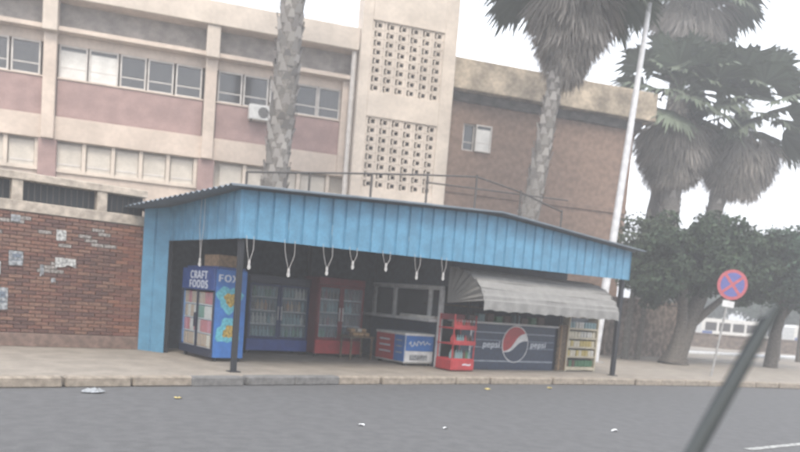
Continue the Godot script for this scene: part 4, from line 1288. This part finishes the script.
func palm(called_label: String, base: Vector3, top: Vector3, r0: float, r1: float, r2: float, fronds: int, size: float, skirt_len: float, skirt_n: int, boots: int, wide := 0.12) -> void:
	var t := thing("fan_palm", called_label, "palm tree", base, 0.0, "fan palms behind the kiosk")
	var v := top - base
	var path := []
	var rad := []
	var n := 34
	for k in n + 1:
		var f := k / float(n)
		path.append(v * f + Vector3(0.12 * sin(f * 3.0), 0, 0.06 * sin(f * 4.0)) * sin(PI * f))
		var r := lerpf(r0, r1, minf(f / 0.55, 1.0)) if f < 0.55 else lerpf(r1, r2, (f - 0.55) / 0.45)
		rad.append(r * (1.0 + 0.05 * sin(k * 2.1) + rng.randf_range(-0.03, 0.03)))
	var s := Shape.new()
	s.tube(path, rad, 14)
	part("trunk", s.mesh(), paint("palm_bark"), t)
	# old leaf bases wrapped round the trunk
	var b := Shape.new()
	for k in boots:
		var f := 0.12 + 0.86 * k / float(boots)
		var i := int(f * n)
		var p: Vector3 = path[i].lerp(path[mini(i + 1, n)], f * n - i)
		var a := k * 2.39996
		var o := Vector3(cos(a), 0, sin(a))
		var tg := Vector3(-sin(a), 0, cos(a))
		var rr: float = rad[i]
		var hgt := rng.randf_range(0.16, 0.34)
		var w := rng.randf_range(0.05, 0.1) + rr * 0.15
		var g := rng.randf_range(0.6, 1.35)
		b.tint = Color(0.28 * g, 0.26 * g, 0.24 * g)
		var e := p + o * (rr + rng.randf_range(0.03, 0.1)) + Vector3(0, hgt, 0)
		var l := p + o * (rr - 0.01) + tg * w
		var m := p + o * (rr - 0.01) - tg * w
		b.flat(l, m, e + tg * w * 0.4, o + Vector3.DOWN * 0.4)
		b.flat(m, e - tg * w * 0.5, e + tg * w * 0.4, o + Vector3.DOWN * 0.4)
		b.flat(e - tg * w * 0.5, e + tg * w * 0.4, p + o * (rr - 0.02) + Vector3(0, hgt * 0.9, 0), Vector3.UP)
	if boots > 0:
		part("leaf_bases", b.mesh(), paint("boot"), t).set_meta("kind", "stuff")
	var c := Shape.new()
	for k in fronds:
		var a := k * 2.39996
		var e := lerpf(1.25, -0.55, pow(k / float(fronds), 0.8))
		var d := Vector3(cos(a) * cos(e), sin(e), sin(a) * cos(e))
		var g := rng.randf_range(0.8, 1.2)
		fan_leaf(c, v + d * 0.15, d, size * rng.randf_range(0.75, 1.05), size * rng.randf_range(0.8, 1.0), 22, 1.25, 0.5, Color(0.11 * g, 0.13 * g, 0.095 * g))
	part("crown", c.mesh(), paint("frond"), t)
	if skirt_n > 0:
		var k2 := Shape.new()
		for k in skirt_n:
			var a := k * 2.39996
			var f := pow(k / float(skirt_n), 0.9)
			var o := Vector3(cos(a), 0, sin(a))
			var st := v + Vector3(0, -0.1 - skirt_len * 0.72 * f, 0) + o * lerpf(0.25, r2 * 0.9, f)
			var out := lerpf(0.75, wide, f) * rng.randf_range(0.5, 1.5)
			var g := rng.randf_range(0.5, 1.35)
			fan_leaf(k2, st, Vector3(o.x * out, -1.0, o.z * out), size * 0.5 * (1.1 - 0.5 * f), size * 0.75 * (1.15 - 0.4 * f), 17, 0.75, 0.5, Color(0.33 * g, 0.295 * g, 0.26 * g), 0.03)
		part("dead_skirt", k2.mesh(), paint("dead_frond"), t)

func leaf_mass(s: Shape, blobs: Array, per: float, leaf: float, base: Color) -> void:
	var nz := FastNoiseLite.new()
	nz.seed = 5
	nz.frequency = 0.55
	for b in blobs:
		var c: Vector3 = b[0]
		var r: Vector3 = b[1]
		var count := int(per * (r.x * r.y + r.y * r.z + r.x * r.z))
		for k in count:
			var d := Vector3(rng.randfn(), rng.randfn(), rng.randfn()).normalized()
			var q := c + d * r * 0.9
			var sh := 0.72 + 0.42 * nz.get_noise_3dv(q * 2.2) + rng.randf_range(-0.22, 0.14)
			if nz.get_noise_3dv(q * 1.3 + Vector3(30, 0, 0)) < -0.3:
				continue
			var p := c + d * r * sh
			var nn := (d + Vector3(rng.randfn(), rng.randfn() + 0.5, rng.randfn()) * 0.6).normalized()
			var a := nn.cross(Vector3(rng.randfn(), rng.randfn(), rng.randfn())).normalized()
			var e := nn.cross(a)
			var l := leaf * rng.randf_range(0.7, 1.4)
			var g := rng.randf_range(0.6, 1.45)
			s.tint = Color(base.r * g, base.g * g * rng.randf_range(0.92, 1.06), base.b * g)
			s.flat(p - a * l, p + e * l * 0.45, p + a * l, nn)
			s.flat(p - a * l, p - e * l * 0.45, p + a * l, nn)

func clumps(c: Vector3, r: Vector3, count: int, lo: float, hi: float) -> Array:
	var out := []
	for k in count:
		var d := Vector3(rng.randfn(), rng.randfn(), rng.randfn()).normalized() * pow(rng.randf(), 0.4)
		var q := rng.randf_range(lo, hi)
		out.append([c + d * r * 0.82, Vector3(q * rng.randf_range(0.9, 1.25), q * rng.randf_range(0.5, 0.75), q)])
	return out

func ficus(label: String, base: Vector3, stems: Array, blobs: Array, per: float, leaf: float, base_color: Color, key := "bark_grey") -> void:
	var t := thing("ficus_tree", label, "tree", base, 0.0, "shade trees beyond the kiosk")
	for st in stems:
		var s := Shape.new()
		s.tube(st[0], st[1], 10)
		part("trunk" if st[2] else "limb", s.mesh(), paint(key), t)
	var c := Shape.new()
	leaf_mass(c, blobs, per, leaf, base_color)
	part("crown", c.mesh(), paint("leaf"), t)

func trees() -> void:
	palm("tall fan palm whose bare scaly trunk rises behind the kiosk roof, nearest palm", Vector3(4.06, PAV, -7.17), Vector3(5.05, 16.0, -8.2), 0.36, 0.33, 0.44, 46, 1.5, 1.6, 60, 420)
	palm("fan palm with grey hanging skirt, its trunk in front of the brick wing", Vector3(12.5, PAV, -5.9), Vector3(14.3, 13.6, -5.8), 0.40, 0.27, 0.16, 56, 1.8, 3.6, 150, 260)
	palm("shortest right-hand fan palm with wide green fans above the ficus", Vector3(25.4, PAV, -8.9), Vector3(26.2, 12.3, -9.3), 0.5, 0.45, 0.4, 46, 2.1, 3.6, 140, 160, 0.4)
	palm("tallest right-hand fan palm, its crown cut off by the picture's top", Vector3(26.6, PAV, -11.0), Vector3(28.2, 18.6, -10.6), 0.45, 0.4, 0.35, 56, 2.1, 4.2, 150, 60, 0.4)
	palm("outermost fan palm with brown skirt hanging down to the ficus crown", Vector3(26.9, PAV, -9.0), Vector3(29.2, 12.0, -7.8), 0.45, 0.4, 0.35, 48, 2.1, 3.4, 140, 60, 0.4)
	# ficus: thick leaning trunk and a wide dark crown
	var g := Color(0.042, 0.06, 0.038)
	var f1 := [
		[[Vector3(0, -0.05, 0), Vector3(0.1, 0.35, 0), Vector3(0.5, 1.5, 0.1), Vector3(0.95, 2.6, 0.2), Vector3(1.5, 3.8, 0.3)], [0.62, 0.42, 0.34, 0.28, 0.14], true],
		[[Vector3(-0.35, -0.05, 0.1), Vector3(-0.1, 0.5, 0.08), Vector3(0.1, 1.6, 0.1), Vector3(-0.2, 2.8, 0.2), Vector3(-0.8, 4.0, 0.2)], [0.3, 0.24, 0.2, 0.17, 0.08], true],
		[[Vector3(0.4, 1.3, 0.1), Vector3(1.1, 2.2, 0.6), Vector3(2.2, 3.2, 1.0)], [0.18, 0.14, 0.06], false],
		[[Vector3(0.55, 1.7, 0.1), Vector3(0.4, 2.9, -0.6), Vector3(0.2, 4.2, -1.2)], [0.18, 0.13, 0.05], false]]
	var b1 := clumps(Vector3(0.7, 4.2, 0.1), Vector3(3.2, 2.15, 2.0), 60, 0.55, 1.05)
	b1.append_array(clumps(Vector3(3.5, 4.0, 0.5), Vector3(2.1, 1.8, 1.6), 38, 0.5, 1.0))
	b1.append_array(clumps(Vector3(-1.9, 3.5, 0.0), Vector3(1.5, 1.7, 1.4), 28, 0.45, 0.85))
	ficus("dense dark ficus tree with thick leaning trunk beyond the kiosk's far post", Vector3(19.7, PAV, -3.9), f1, b1, 250.0, 0.092, g)
	var thin := [[[Vector3(0, -0.05, 0), Vector3(0.03, 1.2, 0), Vector3(0.15, 3.2, 0)], [0.16, 0.13, 0.1], true], [[Vector3(0.5, -0.05, 0.2), Vector3(0.62, 1.2, 0.2), Vector3(0.8, 3.2, 0.1)], [0.13, 0.1, 0.08], true]]
	var b2 := clumps(Vector3(0.3, 4.1, 0.0), Vector3(1.8, 1.5, 1.4), 22, 0.5, 0.9)
	ficus("slim pale double-stemmed tree between the kiosk post and thick ficus trunk", Vector3(19.0, PAV, -5.6), thin, b2, 220.0, 0.085, Color(0.055, 0.07, 0.045), "bark_pale")
	var f3 := [[[Vector3(0, -0.05, 0), Vector3(0.05, 1.2, 0), Vector3(0.2, 2.6, 0.1), Vector3(0.1, 4.2, 0)], [0.3, 0.24, 0.2, 0.1], true], [[Vector3(0.15, 2.0, 0.1), Vector3(1.2, 3.2, 0.4)], [0.13, 0.05], false]]
	var b3 := clumps(Vector3(0.2, 4.3, 0.6), Vector3(3.6, 2.1, 2.0), 60, 0.6, 1.15)
	ficus("leafy street tree past the no stopping sign, crown reaching the picture's edge", Vector3(26.0, PAV, -3.4), f3, b3, 190.0, 0.095, Color(0.048, 0.074, 0.052))
	var b4 := clumps(Vector3(0.5, 4.8, 0.2), Vector3(4.2, 2.2, 2.2), 40, 0.8, 1.4)
	ficus("farther street tree with two trunks, in front of the minibuses", Vector3(34.3, PAV, -7.4), [[[Vector3(0, -0.05, 0), Vector3(0.0, 1.5, 0), Vector3(-0.2, 4.2, 0)], [0.26, 0.2, 0.1], true], [[Vector3(1.2, -0.05, 0.7), Vector3(1.3, 1.5, 0.6), Vector3(1.5, 4.2, 0.4)], [0.2, 0.16, 0.09], true]], b4, 130.0, 0.11, Color(0.05, 0.075, 0.05))

	for a in [[70.0, -26.0, 7.5, "hazy far tree above the white minibus roof"], [80.0, -20.0, 8.5, "hazy far tree behind the second minibus"], [74.0, -36.0, 8.0, "hazy far tree glimpsed between the ficus trunk and sign"], [88.0, -8.0, 9.0, "hazy far tree at the picture's edge beyond the minibuses"]]:
		var h: float = a[2]
		ficus(a[3], Vector3(a[0], 0, a[1]), [[[Vector3(0, -0.05, 0), Vector3(0.1, h * 0.3, 0), Vector3(0, h * 0.6, 0)], [0.35, 0.28, 0.12], true]], clumps(Vector3(0, h * 0.62, 0), Vector3(6.0, h * 0.42, 4.0), 34, 1.3, 2.3), 45.0, 0.2, Color(0.05, 0.07, 0.048))

# ---------------------------------------------------------------- the car the picture is taken from: its wiper crosses the lower corner
func car() -> void:
	var c := thing("car", "car the picture is taken from, its dark wiper crossing the lower right corner", "car", Vector3(-5.2, 0, 12.6))
	var lo := Vector3(-5.445, 1.33, 12.30) - c.position
	var p0 := Vector3(-5.36, 1.54, 12.35) - c.position
	var p1 := Vector3(-5.305, 1.688, 12.385) - c.position
	var d := (p1 - p0).normalized()
	var turn := Basis.looking_at(d, Vector3(-0.6, 0.1, 0.79))
	var l := lo.distance_to(p1)
	var s := Shape.new()
	s.tube([lo, lo.lerp(p1, 0.3), lo.lerp(p1, 0.7), p1], [0.0115, 0.0105, 0.0075, 0.005], 10)
	var arm := part("wiper_arm", s.mesh(), paint("arm_black"), c)
	bx(arm, "wiper_blade", lo.lerp(p1, 0.62) + turn * Vector3(0.0, -0.009, 0.0), Vector3(0.008, 0.012, l * 0.7), paint("rubber"), 0.002, turn)
	var pv := Shape.new()
	pv.tube([lo + Vector3(0, -0.03, 0), lo + Vector3(0, 0.02, 0)], [0.026, 0.022], 12)
	part("wiper_pivot", pv.mesh(), paint("arm_black"), c)
	# cowl, bonnet and wings below the picture
	var body := Shape.new()
	var o := PackedVector2Array([Vector2(-0.32, 1.2), Vector2(-0.22, 1.3), Vector2(0.0, 1.12), Vector2(0.8, 0.98), Vector2(1.15, 0.8), Vector2(1.2, 0.35), Vector2(-0.32, 0.35)])
	body.prism(o, -0.85, 0.8)
	part("bonnet", body.mesh(), paint("car_paint"), c)
	for x in [0.65]:
		for z in [-0.8, 0.72]:
			var w := Shape.new()
			w.tube([Vector3(0, 0, -0.1), Vector3(0, 0, 0.1)], [0.3, 0.3], 20)
			part("wheel", w.mesh(), paint("tyre"), c, Vector3(x, 0.3, z))
